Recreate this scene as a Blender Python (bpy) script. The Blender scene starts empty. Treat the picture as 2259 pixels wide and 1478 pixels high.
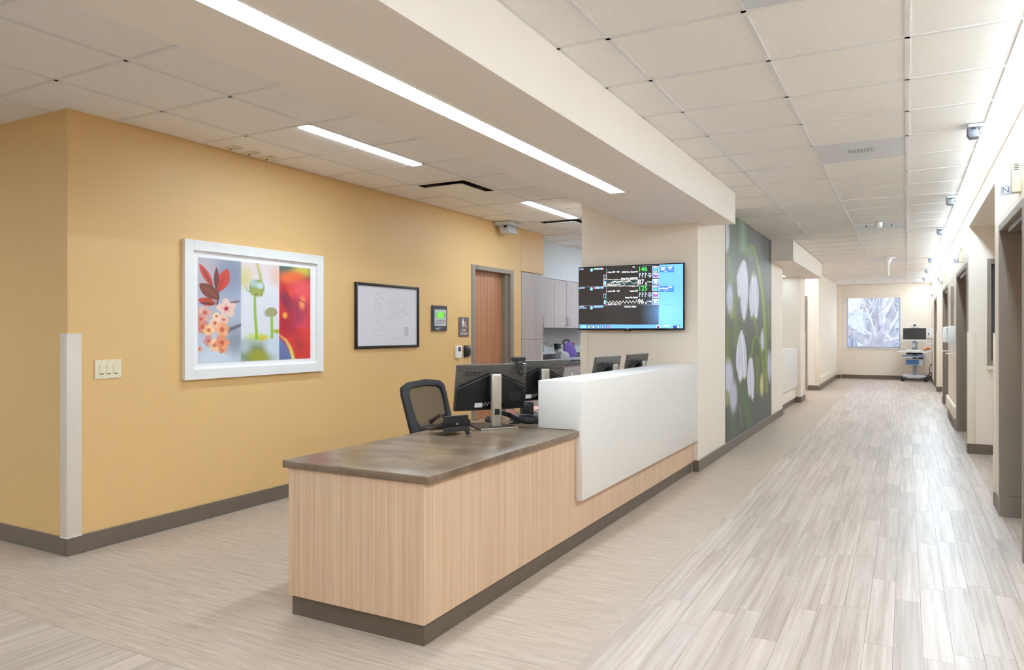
import bpy, bmesh, math, random
import numpy as np
from mathutils import Matrix, Vector

# ------------------------------------------------------------------ scene, camera, world
scene = bpy.context.scene
COL = scene.collection
R = math.radians
CAM_H, FPX, HORIZON = 1.378, 1611.4, 731.0
YAW = math.atan((1999.5 - 1129.5) / FPX)

cam_data = bpy.data.cameras.new('camera')
cam_data.sensor_fit = 'HORIZONTAL'
cam_data.sensor_width = 36.0
cam_data.lens = 36.0 * FPX / 2259.0
cam_data.shift_y = -(739.0 - HORIZON) / 2259.0
cam_data.clip_start = 0.05
cam_data.clip_end = 300
cam = bpy.data.objects.new('camera', cam_data)
COL.objects.link(cam)
cam.location = (0, 0, CAM_H)
cam.rotation_euler = (R(90), 0, YAW)
scene.camera = cam

world = bpy.data.worlds.new('overcast_sky')
scene.world = world
world.use_nodes = True
bg = world.node_tree.nodes['Background']
bg.inputs[0].default_value = (0.80, 0.88, 1.0, 1)
bg.inputs[1].default_value = 1.3

scene.view_settings.view_transform = 'Standard'
scene.view_settings.look = 'None'
scene.view_settings.exposure = 1.5
scene.view_settings.gamma = 1.0
scene.view_settings.use_curve_mapping = False
scene.cycles.use_denoising = True
scene.cycles.max_bounces = 10
scene.cycles.diffuse_bounces = 7
scene.cycles.glossy_bounces = 4
scene.cycles.transparent_max_bounces = 12
scene.cycles.sample_clamp_indirect = 6.0
scene.cycles.caustics_reflective = False
scene.cycles.caustics_refractive = False

L_SOFFIT, L_COVE, L_TROFFER, L_BRANCH_FILL = 11.8, 28.5, 24.0, 18.0
LIGHT_COL = (0.67, 0.845, 1.0)

# ------------------------------------------------------------------ materials
def lin(c):
    c = c / 255.0
    return c / 12.92 if c <= 0.04045 else ((c + 0.055) / 1.055) ** 2.4
def rgb(t):
    return (lin(t[0]), lin(t[1]), lin(t[2]), 1.0)

def new_mat(name):
    m = bpy.data.materials.new(name)
    m.use_nodes = True
    nt = m.node_tree
    return m, nt, nt.nodes['Principled BSDF']

def node(nt, typ, **kw):
    n = nt.nodes.new(typ)
    for k, v in kw.items():
        setattr(n, k, v)
    return n

def ramp(nt, fac, stops):
    r = node(nt, 'ShaderNodeValToRGB')
    els = r.color_ramp.elements
    els[0].position, els[0].color = stops[0][0], stops[0][1]
    els[1].position, els[1].color = stops[-1][0], stops[-1][1]
    for p, c in stops[1:-1]:
        e = els.new(p); e.color = c
    nt.links.new(fac, r.inputs[0])
    return r.outputs[0]

def scaled_noise(nt, vec, scale, s=1.0, detail=3.0, rough=0.55):
    mp = node(nt, 'ShaderNodeMapping')
    mp.inputs['Scale'].default_value = scale
    nt.links.new(vec, mp.inputs[0])
    nz = node(nt, 'ShaderNodeTexNoise')
    nz.inputs['Scale'].default_value = s
    nz.inputs['Detail'].default_value = detail
    nz.inputs['Roughness'].default_value = rough
    nt.links.new(mp.outputs[0], nz.inputs['Vector'])
    return nz.outputs[0]

def plain(name, c, rough=0.5, metal=0.0, spec=0.5, var=0.03, scale=(9, 9, 9), bump=0.0, bscale=200, coat=0.0):
    m, nt, b = new_mat(name)
    b.inputs['Roughness'].default_value = rough
    b.inputs['Metallic'].default_value = metal
    b.inputs['Specular IOR Level'].default_value = spec
    b.inputs['Coat Weight'].default_value = coat
    col = rgb(c)
    pos = node(nt, 'ShaderNodeNewGeometry').outputs['Position']
    f = scaled_noise(nt, pos, scale)
    lo = tuple(v * (1 - var) for v in col[:3]) + (1,)
    hi = tuple(min(1, v * (1 + var)) for v in col[:3]) + (1,)
    nt.links.new(ramp(nt, f, [(0.3, lo), (0.7, hi)]), b.inputs['Base Color'])
    if bump:
        nz = scaled_noise(nt, pos, (bscale,) * 3, 1.0, 2.0)
        bp = node(nt, 'ShaderNodeBump')
        bp.inputs['Strength'].default_value = bump
        bp.inputs['Distance'].default_value = 0.002
        nt.links.new(nz, bp.inputs['Height'])
        nt.links.new(bp.outputs[0], b.inputs['Normal'])
    return m

def grained(name, dark, mid, light, scale, rough=0.45, spec=0.4, per_piece=0.0, fine=None):
    """streaked surface: stretched noise in world space, each piece shifted and toned at random"""
    m, nt, b = new_mat(name)
    b.inputs['Roughness'].default_value = rough
    b.inputs['Specular IOR Level'].default_value = spec
    pos = node(nt, 'ShaderNodeNewGeometry')
    vec = pos.outputs['Position']
    if per_piece:
        oi = node(nt, 'ShaderNodeObjectInfo')
        add = node(nt, 'ShaderNodeMath', operation='ADD')
        nt.links.new(oi.outputs['Random'], add.inputs[0])
        nt.links.new(pos.outputs['Random Per Island'], add.inputs[1])
        fr = node(nt, 'ShaderNodeMath', operation='FRACT')
        nt.links.new(add.outputs[0], fr.inputs[0])
        mul = node(nt, 'ShaderNodeMath', operation='MULTIPLY')
        mul.inputs[1].default_value = 37.0
        nt.links.new(fr.outputs[0], mul.inputs[0])
        va = node(nt, 'ShaderNodeVectorMath', operation='ADD')
        nt.links.new(vec, va.inputs[0]); nt.links.new(mul.outputs[0], va.inputs[1])
        vec = va.outputs[0]
    f = scaled_noise(nt, vec, scale, 1.0, 4.0, 0.6)
    out = ramp(nt, f, [(0.28, rgb(dark)), (0.5, rgb(mid)), (0.72, rgb(light))])
    if fine:
        f2 = scaled_noise(nt, vec, fine, 1.0, 2.0)
        mx = node(nt, 'ShaderNodeMix', data_type='RGBA', blend_type='MULTIPLY')
        mx.inputs['Factor'].default_value = 1.0
        nt.links.new(out, mx.inputs['A'])
        nt.links.new(ramp(nt, f2, [(0.3, (.86, .86, .86, 1)), (0.65, (1, 1, 1, 1))]), mx.inputs['B'])
        out = mx.outputs['Result']
    if per_piece:
        mx = node(nt, 'ShaderNodeMix', data_type='RGBA', blend_type='MULTIPLY')
        mx.inputs['Factor'].default_value = 1.0
        d = 1 - per_piece
        nt.links.new(out, mx.inputs['A'])
        nt.links.new(ramp(nt, fr.outputs[0], [(0.0, (d, d, d, 1)), (1.0, (1, 1, 1, 1))]), mx.inputs['B'])
        out = mx.outputs['Result']
    nt.links.new(out, b.inputs['Base Color'])
    return m

def emit(name, c, strength):
    m, nt, b = new_mat(name)
    nt.nodes.remove(b)
    e = node(nt, 'ShaderNodeEmission')
    e.inputs[0].default_value = tuple(c) + (1,) if len(c) == 3 else c
    e.inputs[1].default_value = strength
    nt.links.new(e.outputs[0], nt.nodes['Material Output'].inputs[0])
    return m

def glow(name, c, s=1.0):
    return emit(name, rgb(c), s)

def painted(name, rough=0.35, emission=0.0, coat=0.0):
    m, nt, b = new_mat(name)
    a = node(nt, 'ShaderNodeVertexColor', layer_name='Col')
    b.inputs['Roughness'].default_value = rough
    b.inputs['Coat Weight'].default_value = coat
    b.inputs['Coat Roughness'].default_value = 0.05
    if emission:
        b.inputs['Base Color'].default_value = (0.01, 0.01, 0.012, 1)
        nt.links.new(a.outputs[0], b.inputs['Emission Color'])
        b.inputs['Emission Strength'].default_value = emission
    else:
        nt.links.new(a.outputs[0], b.inputs['Base Color'])
    return m

def see_through(name, c, clear, rough=0.6, translucent=False):
    m, nt, b = new_mat(name)
    b.inputs['Base Color'].default_value = rgb(c)
    b.inputs['Roughness'].default_value = rough
    t = node(nt, 'ShaderNodeBsdfTransparent')
    mx = node(nt, 'ShaderNodeMixShader')
    mx.inputs[0].default_value = clear
    src = b.outputs[0]
    if translucent:
        tr = node(nt, 'ShaderNodeBsdfTranslucent')
        tr.inputs[0].default_value = rgb(c)
        m2 = node(nt, 'ShaderNodeMixShader'); m2.inputs[0].default_value = 0.6
        nt.links.new(src, m2.inputs[1]); nt.links.new(tr.outputs[0], m2.inputs[2])
        src = m2.outputs[0]
    nt.links.new(src, mx.inputs[1]); nt.links.new(t.outputs[0], mx.inputs[2])
    nt.links.new(mx.outputs[0], nt.nodes['Material Output'].inputs[0])
    return m

CREAM = plain('cream_paint', (238, 226, 211), 0.6, var=0.01)
CREAM_TRIM = plain('cream_vinyl', (232, 220, 200), 0.4, var=0.01)
SOFFIT_P = plain('soffit_paint', (236, 226, 215), 0.6, var=0.008)
YELLOW = plain('yellow_paint', (225, 185, 125), 0.5, var=0.008)
BLUE_GREY = plain('pale_grey_paint', (205, 206, 210), 0.6, var=0.01)
TILE = plain('acoustic_tile', (241, 237, 233), 0.9, spec=0.1, var=0.06, scale=(160, 160, 160), bump=0.5, bscale=220)
GRID = plain('grid_enamel', (226, 224, 224), 0.4, var=0.01)
PANEL_GREY = plain('grey_ceiling_panel', (212, 214, 219), 0.35, var=0.01)
BASE = plain('brown_rubber_base', (112, 99, 86), 0.45, var=0.04)
GUARD = plain('beige_corner_guard', (220, 208, 194), 0.4, var=0.01)
WHITE_SS = plain('white_solid_surface', (232, 226, 219), 0.4, var=0.01)
LAMINATE = grained('blond_wood_laminate', (207, 171, 139), (219, 185, 153), (227, 196, 165), (42, 42, 0.7), 0.4, 0.35, fine=(260, 260, 2.5))
CAB = grained('grey_wood_laminate', (176, 163, 162), (193, 180, 180), (205, 193, 192), (48, 48, 0.7), 0.45, 0.35, fine=(260, 260, 2.5))
COUNTER = grained('brown_stone_laminate', (92, 73, 54), (122, 101, 80), (143, 121, 99), (5, 9, 9), 0.28, 0.5, fine=(30, 80, 30))
DARK_COUNTER = plain('dark_worktop', (92, 84, 80), 0.2, var=0.08, scale=(40, 40, 40))
TOE = plain('dark_toe_kick', (104, 90, 76), 0.5, var=0.07, scale=(14, 14, 14))
DOOR_WOOD = grained('door_veneer', (158, 104, 70), (182, 124, 86), (196, 140, 102), (26, 26, 0.5), 0.4, 0.4)
FRAME = plain('taupe_door_frame', (142, 130, 117), 0.4, var=0.02)
PLANK = grained('plank_vinyl', (180, 161, 146), (206, 188, 173), (222, 207, 195), (34, 0.9, 1), 0.36, 0.42, per_piece=0.20, fine=(130, 2.2, 1))
SHEET = grained('streaked_vinyl', (170, 152, 135), (194, 175, 157), (208, 191, 174), (3.2, 62, 1), 0.42, 0.4, fine=(9, 190, 1))
SUBFLOOR = plain('dark_subfloor', (120, 108, 98), 0.8)
WHITE_PL = plain('white_plastic', (236, 234, 230), 0.35, var=0.01)
IVORY = plain('ivory_plastic', (232, 220, 190), 0.4, var=0.01)
LIGHT_GREY = plain('light_grey_plastic', (196, 198, 202), 0.4, var=0.01)
MID_GREY = plain('grey_plastic', (140, 142, 147), 0.45, var=0.02)
BLACK = plain('black_plastic', (26, 25, 26), 0.35, var=0.05)
CHARCOAL = plain('charcoal_plastic', (44, 42, 42), 0.45, var=0.05)
BRUSHED = grained('brushed_dark_shell', (62, 56, 52), (82, 76, 70), (100, 94, 88), (6, 6, 130), 0.32, 0.6)
SILVER = plain('satin_silver', (188, 180, 168), 0.35, metal=0.75, var=0.02)
STEEL = plain('brushed_steel', (170, 170, 172), 0.3, metal=0.9)
GLOSS_BLACK = plain('gloss_black', (14, 14, 16), 0.08, var=0.02)
RUBBER = plain('black_rubber', (22, 21, 20), 0.7)
BLUE_PL = plain('blue_plastic', (74, 116, 180), 0.4, var=0.02)
PURPLE = plain('violet_plastic', (132, 110, 196), 0.18, var=0.08)
RED = plain('red_plastic', (176, 24, 32), 0.4)
ORANGE = plain('orange_plastic', (226, 124, 62), 0.4)
PAPER = plain('white_paper', (240, 236, 236), 0.7, var=0.01)
PINK_PAPER = plain('salmon_paper', (232, 178, 158), 0.7, var=0.02)
SIGN_BROWN = plain('mauve_sign', (112, 96, 94), 0.5, var=0.02)
SLATE = plain('slate_enamel', (66, 69, 80), 0.4)
WHITE_MARK = plain('white_ink', (240, 238, 235), 0.6)
DARK_MARK = plain('dark_ink', (48, 46, 46), 0.5)
BLUE_MARK = plain('blue_ink', (60, 92, 160), 0.6)
DUCT = plain('dark_duct', (52, 48, 46), 0.8)
CHAIR_MESH = see_through('chair_mesh', (62, 56, 47), 0.22, 0.7)
CHAIR_FRAME = plain('warm_black_plastic', (34, 31, 28), 0.6)
GLASS = see_through('window_glass', (205, 220, 235), 0.96, 0.05)
DARK_GLASS = plain('dark_glass', (92, 92, 98), 0.08)
SHADE = see_through('shade_fabric', (206, 216, 234), 0.84, 0.8, True)
WIN_FRAME = plain('window_frame', (196, 208, 236), 0.4)
BARK = grained('tree_bark', (96, 86, 84), (136, 126, 124), (172, 166, 166), (9, 9, 1.4), 0.9, 0.1)
TWIG = plain('pale_twig', (186, 184, 186), 0.9)
SNOW_GROUND = plain('snowy_ground', (214, 218, 226), 0.8, var=0.1, scale=(.6, .6, .6))
SHRUB = plain('bare_shrub', (164, 162, 164), 0.9, var=0.1)
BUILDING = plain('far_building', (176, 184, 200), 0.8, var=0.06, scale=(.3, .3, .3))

# ------------------------------------------------------------------ mesh helpers
class MB:
    def __init__(s):
        s.v, s.f = [], []
    def box(s, x0, x1, y0, y1, z0, z1):
        b = len(s.v)
        s.v += [(x, y, z) for z in (z0, z1) for x, y in ((x0, y0), (x1, y0), (x1, y1), (x0, y1))]
        s.f += [tuple(b + i for i in q) for q in ((3, 2, 1, 0), (4, 5, 6, 7), (0, 1, 5, 4), (1, 2, 6, 5), (2, 3, 7, 6), (3, 0, 4, 7))]
        return s
    def prism(s, pts, a, b, axis='z'):
        """outline pts extruded from a to b. axis z: pts=(x,y); y: pts=(x,z); x: pts=(y,z)"""
        n, k = len(pts), len(s.v)
        for t in (a, b):
            for p, q in pts:
                s.v.append((p, q, t) if axis == 'z' else (p, t, q) if axis == 'y' else (t, p, q))
        s.f += [tuple(k + i for i in range(n)), tuple(k + n + i for i in reversed(range(n)))]
        s.f += [(k + i, k + n + i, k + n + (i + 1) % n, k + (i + 1) % n) for i in range(n)]
        return s
    def cyl(s, p0, p1, r0, r1=None, n=16):
        return s.tube([p0, p1], [r0, r0 if r1 is None else r1], n)
    def tube(s, pts, r, n=8):
        pts = [Vector(p) for p in pts]
        rr = r if isinstance(r, (list, tuple)) else [r] * len(pts)
        k = len(s.v)
        prev = None
        for i, p in enumerate(pts):
            d = (pts[min(i + 1, len(pts) - 1)] - pts[max(i - 1, 0)]).normalized()
            if prev is None:
                u = d.orthogonal().normalized()
            else:
                u = (prev - d * prev.dot(d))
                u = u.normalized() if u.length > 1e-6 else d.orthogonal().normalized()
            prev = u
            w = d.cross(u)
            for j in range(n):
                a = 2 * math.pi * j / n
                s.v.append(tuple(p + (u * math.cos(a) + w * math.sin(a)) * rr[i]))
        for i in range(len(pts) - 1):
            for j in range(n):
                s.f.append((k + i * n + j, k + i * n + (j + 1) % n, k + (i + 1) * n + (j + 1) % n, k + (i + 1) * n + j))
        s.f.append(tuple(k + j for j in reversed(range(n))))
        s.f.append(tuple(k + (len(pts) - 1) * n + j for j in range(n)))
        return s
    def lathe(s, prof, c=(0, 0, 0), n=24):
        k = len(s.v)
        for r, z in prof:
            for j in range(n):
                a = 2 * math.pi * j / n
                s.v.append((c[0] + r * math.cos(a), c[1] + r * math.sin(a), c[2] + z))
        m = len(prof)
        for i in range(m - 1):
            for j in range(n):
                s.f.append((k + i * n + j, k + i * n + (j + 1) % n, k + (i + 1) * n + (j + 1) % n, k + (i + 1) * n + j))
        s.f.append(tuple(k + j for j in reversed(range(n))))
        s.f.append(tuple(k + (m - 1) * n + j for j in range(n)))
        return s
    def xf(s, M):
        s.v = [tuple(M @ Vector(p)) for p in s.v]
        return s
    def mesh(s, name, mat, bevel=0.0, seg=2, smooth=True):
        me = bpy.data.meshes.new(name)
        me.from_pydata(s.v, [], s.f)
        bm = bmesh.new(); bm.from_mesh(me)
        bmesh.ops.recalc_face_normals(bm, faces=bm.faces)
        if bevel:
            bmesh.ops.bevel(bm, geom=[e for e in bm.edges if e.calc_face_angle(0) > 0.6], offset=bevel, segments=seg, profile=0.5, affect='EDGES', clamp_overlap=True)
        bm.to_mesh(me); bm.free()
        if smooth:
            me.shade_smooth(); me.set_sharp_from_angle(angle=R(32))
        me.materials.append(mat)
        return me
    def build(s, name, mat, parent=None, bevel=0.0, seg=2, smooth=True, world=False):
        if world and parent is not None:
            s.xf(parent_matrix(parent).inverted())
        o = bpy.data.objects.new(name, s.mesh(name, mat, bevel, seg, smooth))
        COL.objects.link(o)
        o.parent = parent
        return o

def parent_matrix(o):
    M = Matrix.LocRotScale(o.location, o.rotation_euler, None)
    return parent_matrix(o.parent) @ M if o.parent else M

def tag(o, label=None, cat=None, group=None, kind=None):
    if label: o['label'] = label
    if cat: o['category'] = cat
    if group: o['group'] = group
    if kind: o['kind'] = kind
    return o
def thing(name, label, cat, loc=(0, 0, 0), rotz=0.0, group=None, kind=None):
    o = bpy.data.objects.new(name, None)
    o.empty_display_size = 0.05
    COL.objects.link(o)
    o.location = loc; o.rotation_euler = (0, 0, rotz)
    return tag(o, label, cat, group, kind)
def struct(name, mb, mat, label, cat, bevel=0.0, smooth=False):
    o = mb.build(name, mat, None, bevel, 2, smooth)
    return tag(o, label, cat, None, 'structure')
def B(*a):
    return MB().box(*a)
def dup(root, loc=None, rotz=None, label=None, group=None):
    r = root.copy(); COL.objects.link(r)
    if loc is not None: r.location = loc
    if rotz is not None: r.rotation_euler = (0, 0, rotz)
    if label: r['label'] = label
    if group: r['group'] = group
    for ch in list(root.children):
        c = ch.copy(); COL.objects.link(c); c.parent = r
        for g in list(ch.children):
            d = g.copy(); COL.objects.link(d); d.parent = c
    return r
def text(body, parent, loc, rot, size, mat, align='CENTER', depth=0.0004, sx=1.0, name='lettering', world=True):
    cu = bpy.data.curves.new(name, 'FONT')
    cu.body = body; cu.size = size; cu.align_x = align; cu.align_y = 'CENTER'; cu.extrude = depth
    cu.materials.append(mat)
    tmp = bpy.data.objects.new(name, cu)
    me = bpy.data.meshes.new_from_object(tmp)
    bpy.data.objects.remove(tmp); bpy.data.curves.remove(cu)
    if not me.materials: me.materials.append(mat)
    o = bpy.data.objects.new(name, me); COL.objects.link(o)
    M = Matrix.Translation(loc) @ Matrix.Rotation(rot[2], 4, 'Z') @ Matrix.Rotation(rot[1], 4, 'Y') @ Matrix.Rotation(rot[0], 4, 'X') @ Matrix.Diagonal((sx, 1, 1, 1))
    if parent is not None:
        o.parent = parent
        if world: M = parent_matrix(parent).inverted() @ M
    o.matrix_local = M
    return o
def rrect(x0, x1, y0, y1, r, n=4):
    pts = []
    for cx, cy, a0 in ((x1 - r, y1 - r, 0), (x0 + r, y1 - r, 90), (x0 + r, y0 + r, 180), (x1 - r, y0 + r, 270)):
        for i in range(n + 1):
            a = R(a0 + 90 * i / n)
            pts.append((cx + r * math.cos(a), cy + r * math.sin(a)))
    return pts
def disc(cx, cy, r, n=20):
    return [(cx + r * math.cos(2 * math.pi * i / n), cy + r * math.sin(2 * math.pi * i / n)) for i in range(n)]

CH = 2.743       # ceiling height
SOF = 2.438      # soffit underside
YW = -4.528      # yellow wall plane
RW = 0.62        # corridor wall plane on the door side
LW = -1.80       # corridor wall plane on the desk side
FAR = 23.6

# ------------------------------------------------------------------ floor
floor = struct('floor', B(-9, 1.4, -3, FAR + .2, -0.06, -0.003), SUBFLOOR, 'vinyl floor of pale planks and a streaked grey beige field', 'floor')
PW, PL_, P0 = 0.1135, 0.96, 0.063
rng = random.Random(4)
plank_full = MB().box(0.0006, PW - 0.0006, 0.0006, PL_ - 0.0006, -0.003, 0.0).mesh('plank', PLANK, smooth=False)
far_planks = MB()
n_pl = 0
def add_plank(x, y0, y1, part):
    global n_pl
    if not part:
        far_planks.box(x + .0006, x + PW - .0006, y0 + .0006, y1 - .0006, -.003, 0)
        return
    n_pl += 1
    full = abs((y1 - y0) - PL_) < 1e-4
    me = plank_full if full else MB().box(.0006, PW - .0006, .0006, y1 - y0 - .0006, -.003, 0).mesh('plank', PLANK, smooth=False)
    o = bpy.data.objects.new('plank', me); COL.objects.link(o)
    o.location = (x, y0, 0); o.parent = floor
for k in range(-11, 10):
    x = P0 + PW * k
    spans = [(-1.0, FAR)] if k <= 4 else [(5.2, 6.56), (6.9, 11.9), (14.2, 19.6)]
    off = rng.uniform(0, PL_)
    for a, b_ in spans:
        y = a - off
        while y < b_:
            y0, y1 = max(y, a), min(y + PL_, b_)
            y += PL_
            if y1 - y0 < 0.03: continue
            vis = y1 > 2.5 + max(0, (x + 1.2)) * 0.5 and y0 < (15.2 if k <= 4 else 9.8)
            add_plank(x, y0, y1, vis)
for k in range(-36, -11):
    x = P0 + PW * k
    y = 1.9895
    while y > -1.0:
        ln = PL_ if y < 1.98 else rng.uniform(0.25, PL_)
        y0 = max(-1.0, y - ln)
        add_plank(x, y0, y, y > 1.6 and x < -2.4)
        y = y0
fp = far_planks.build('plank_field', PLANK, floor, smooth=False)
fp['kind'] = 'stuff'
for a, b_, c, d in ((-2.9, -1.1855, 1.99, FAR), (-4.73, -2.9, 1.99, 13.2), (-6.2, -4.73, 1.99, 2.75), (-5.3, -4.73, 2.75, 13.2)):
    B(a + .0005, b_ - .0005, c + .0005, d, -0.003, 0.0).build('vinyl_sheet', SHEET, floor, smooth=False)

# ------------------------------------------------------------------ ceilings with grid and tiles
def ceiling(name, label, xs_of, ylines, runners, slab, skip=()):
    c = struct(name, B(*slab), CREAM, label, 'ceiling')
    cache = {}
    for j in range(len(ylines) - 1):
        y0, y1 = ylines[j], ylines[j + 1]
        xs = xs_of(y0, y1)
        for i in range(len(xs) - 1):
            x0, x1 = xs[i], xs[i + 1]
            if any(abs((x0 + x1) / 2 - a) < .2 and abs((y0 + y1) / 2 - b_) < .2 for a, b_ in skip): continue
            key = (round(x1 - x0, 3), round(y1 - y0, 3))
            if key not in cache:
                cache[key] = B(.0085, x1 - x0 - .0085, .0085, y1 - y0 - .0085, .005, .02).mesh('ceiling_tile', TILE, smooth=False)
            o = bpy.data.objects.new('ceiling_tile', cache[key]); COL.objects.link(o)
            o.location = (x0, y0, CH); o.parent = c
    for r in runners:
        B(*r, CH, CH + .0048).build('grid_bar', GRID, c, smooth=False)
    return c
g = .011
YS = [1.924 + .6455 * k for k in range(34)] + [FAR]
def xs_cor(y0, y1):
    a = -1.487 if (y0 < 7.0 or 11.3 < y0 < 15.6) else LW
    return [a, -1.226, -.613, .004, .462]
PANELS = [(-.305, 6.115), (-.305, 10.63), (-.305, 15.79), (-.305, 20.95), (-.305, 2.89)]
runs = [(x - g, x + g, 1.0, FAR) for x in (-1.226, -.613, .004)] + [(.451, .462, 1.0, FAR), (-1.487, -1.47, 1.0, 7.4)]
runs += [((-1.487 if (y < 7.3 or 11.62 < y < 15.82) else LW), .451, y - g, y + g) for y in YS[1:-1]]
ceiling('ceiling', 'suspended ceiling of white square tiles above the long corridor', xs_cor, YS, runs, (-1.487, .47, -3, FAR, CH + .03, CH + .12), PANELS)
B(LW, -1.487, 7.3, FAR, CH + .03, CH + .12).build('ceiling_slab', CREAM, bpy.data.objects['ceiling'], smooth=False)
B(-1.487, .462, -3, 1.0, CH, CH + .03).build('ceiling_slab', TILE, bpy.data.objects['ceiling'], smooth=False)

YL = [2.318 + .6455 * k for k in range(-2, 17)]
def xs_left(y0, y1):
    if y1 < 2.64: return [-5.885, -5.28, -4.675, -4.07, -3.465, -2.86, -2.37]
    if y0 < 2.64: return [-5.885, -5.28, -4.675, -4.07, -3.465, -2.86, -2.37]
    if y0 < 7.0: return [YW, -4.07, -3.465, -2.86, -2.37]
    if y1 < 9.3: return [YW, -4.07, -3.465, -3.03]
    return [-4.80, -4.07, -3.465, -3.03]
runs = [(x - g, x + g, 1.0, 13.1) for x in (-4.07, -3.465)] + [(-2.871, -2.849, 1.0, 7.15)] + [(x - g, x + g, 1.0, 2.645) for x in (-4.675, -5.28)]
runs += [((-5.9 if y < 2.6 else YW if y < 9.3 else -4.80), (-2.37 if y < 7.1 else -3.03), y - g, y + g) for y in YL[:-1]]
DIFF = [(-3.77, 5.868), (-3.77, 8.45)]
ceiling('ceiling', 'suspended ceiling of white square tiles over the nurse station', xs_left, YL, runs, (-9, -2.3, -3, 13.2, CH + .03, CH + .12), DIFF)
B(-9, -2.37, -3, 1.02, CH, CH + .03).build('ceiling_slab', TILE, bpy.data.objects['ceiling.001'], smooth=False)
B(-9, -5.89, 1.02, 2.64, CH, CH + .03).build('ceiling_slab', TILE, bpy.data.objects['ceiling.001'], smooth=False)

# soffits and the strip beside the cove light
struct('ceiling_soffit', MB().prism([(-2.37, -3), (-1.487, -3), (-1.487, 7.40), (-1.797, 7.40), (-1.797, 7.168), (-2.37, 7.168)], SOF, CH + .03), SOFFIT_P, 'dropped cream soffit running above the front reception desk', 'soffit')
struct('ceiling_soffit', B(-3.0, -1.49, 11.62, 15.82, SOF, CH + .03), SOFFIT_P, 'short dropped cream soffit beyond the flower mural', 'soffit')
struct('trim_1', MB().box(.540, RW, -3, FAR, CH - .012, CH + .06).box(.462, .487, -3, FAR, CH, CH + .06), CREAM, 'cream ceiling strip on both sides of the long cove light', 'trim')

# ------------------------------------------------------------------ walls
def walls(name, label, mat, boxes):
    w = thing(name, label, 'wall', kind='structure')
    for b_ in boxes:
        B(*b_).build('wall_panel', mat, w, smooth=False)
    return w
T = CH + .05
walls('wall_left', 'yellow painted wall with framed picture and staff door', YELLOW, [
    (YW - .15, YW, 2.648, 7.376, 0, T), (YW - .15, YW, 7.376, 8.418, 2.172, T), (YW - .15, YW, 8.418, 8.646, 0, T),
    (YW - .15, YW, 8.650, 9.34, 2.185, T), (-9, YW - .15, 2.648, 2.80, 0, T)])
walls('wall_back', 'pale grey wall and bulkhead around the wall cabinets', BLUE_GREY, [
    (-5.25, -4.80, 9.34, 13.1, 2.19, T), (-5.25, -5.13, 9.34, 13.1, 0, 2.19), (-5.25, -2.9, 13.1, 13.25, 0, T)])
walls('wall_pillar', 'cream wall block carrying the wall monitor and flower mural', CREAM, [(-3.03, LW, 7.17, 12.75, 0, T)])
walls('wall_passage', 'cream walls of the corridor beyond the mural', CREAM, [
    (-3.2, LW, 15.07, 15.75, 0, T), (-3.2, -3.05, 12.75, 15.07, 0, T),
    (-2.05, LW, 18.4, FAR, 0, T), (-3.6, -2.05, 18.45, 18.6, 2.2, T), (-3.2, -3.05, 15.75, 18.4, 0, T), (-1.80, -1.70, 23.42, FAR, 0, T)])
wr = walls('wall_right', 'cream corridor wall with recessed doors and alcoves', CREAM, [
    (RW, .98, -3, 5.25, 0, T), (RW, .98, 5.25, 6.56, 2.175, T), (RW, 1.3, 6.56, 6.94, 0, T),
    (RW, 1.3, 6.94, 9.72, 2.562, T), (1.25, 1.35, 6.94, 9.72, 0, 2.562),
    (RW, .795, 9.72, 9.86, 0, T), (.795, 1.25, 9.72, 9.86, 0, 1.0), (.795, 1.25, 9.72, 9.86, 2.19, 2.562), (1.19, 1.25, 9.72, 9.86, 1.0, 2.19),
    (RW, .98, 9.86, 11.85, 2.175, T), (RW, .98, 11.85, 14.25, 0, T), (RW, .98, 14.25, 16.2, 2.175, T),
    (RW, 1.3, 16.2, 16.59, 0, T), (RW, 1.3, 16.59, 19.37, 2.562, T), (1.25, 1.35, 16.59, 19.37, 0, 2.562),
    (RW, 1.3, 19.37, 19.5, 0, T), (RW, .98, 19.5, 21.2, 2.175, T), (RW, .98, 21.2, FAR, 0, T)])
walls('wall_far', 'cream end wall of the corridor around the window', CREAM, [
    (-3.6, -1.544, FAR, FAR + .2, 0, T), (-1.544, -.154, FAR, FAR + .2, 0, .895), (-1.544, -.154, FAR, FAR + .2, 2.40, T), (-.154, 1.3, FAR, FAR + .2, 0, T)])
walls('wall_behind', 'cream walls closing the corridors behind the viewpoint', CREAM, [(-9, 1.3, -3.2, -3, 0, T), (-9.2, -9, -3, 2.65, 0, T)])

# baseboards
def base(name, label, boxes):
    t = thing(name, label, 'baseboard', kind='structure')
    for b_ in boxes:
        x0, x1, y0, y1 = b_
        B(x0, x1, y0, y1, 0, .112).build('base_strip', BASE, t, .003, 1)
e = .012
base('baseboard_left', 'brown rubber baseboard along the yellow wall', [(YW, YW + e, 2.648 - e, 7.376), (YW, YW + e, 8.418, 8.646), (-9, YW, 2.648 - e, 2.648)])
base('baseboard_pillar', 'brown rubber baseboard around the mural wall', [(LW, LW + e, 7.17 - e, 12.75), (-1.848, LW, 7.17 - e, 7.17)])
base('baseboard_passage', 'brown rubber baseboard along the desk side of the far corridor', [(LW, LW + e, 15.07 - e, 15.75), (-3.0, LW, 15.07 - e, 15.07), (LW, LW + e, 18.4 - e, 23.41), (-2.04, LW, 18.4 - e, 18.4), (-1.80, -1.70, 23.42 - e, 23.42)])
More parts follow.
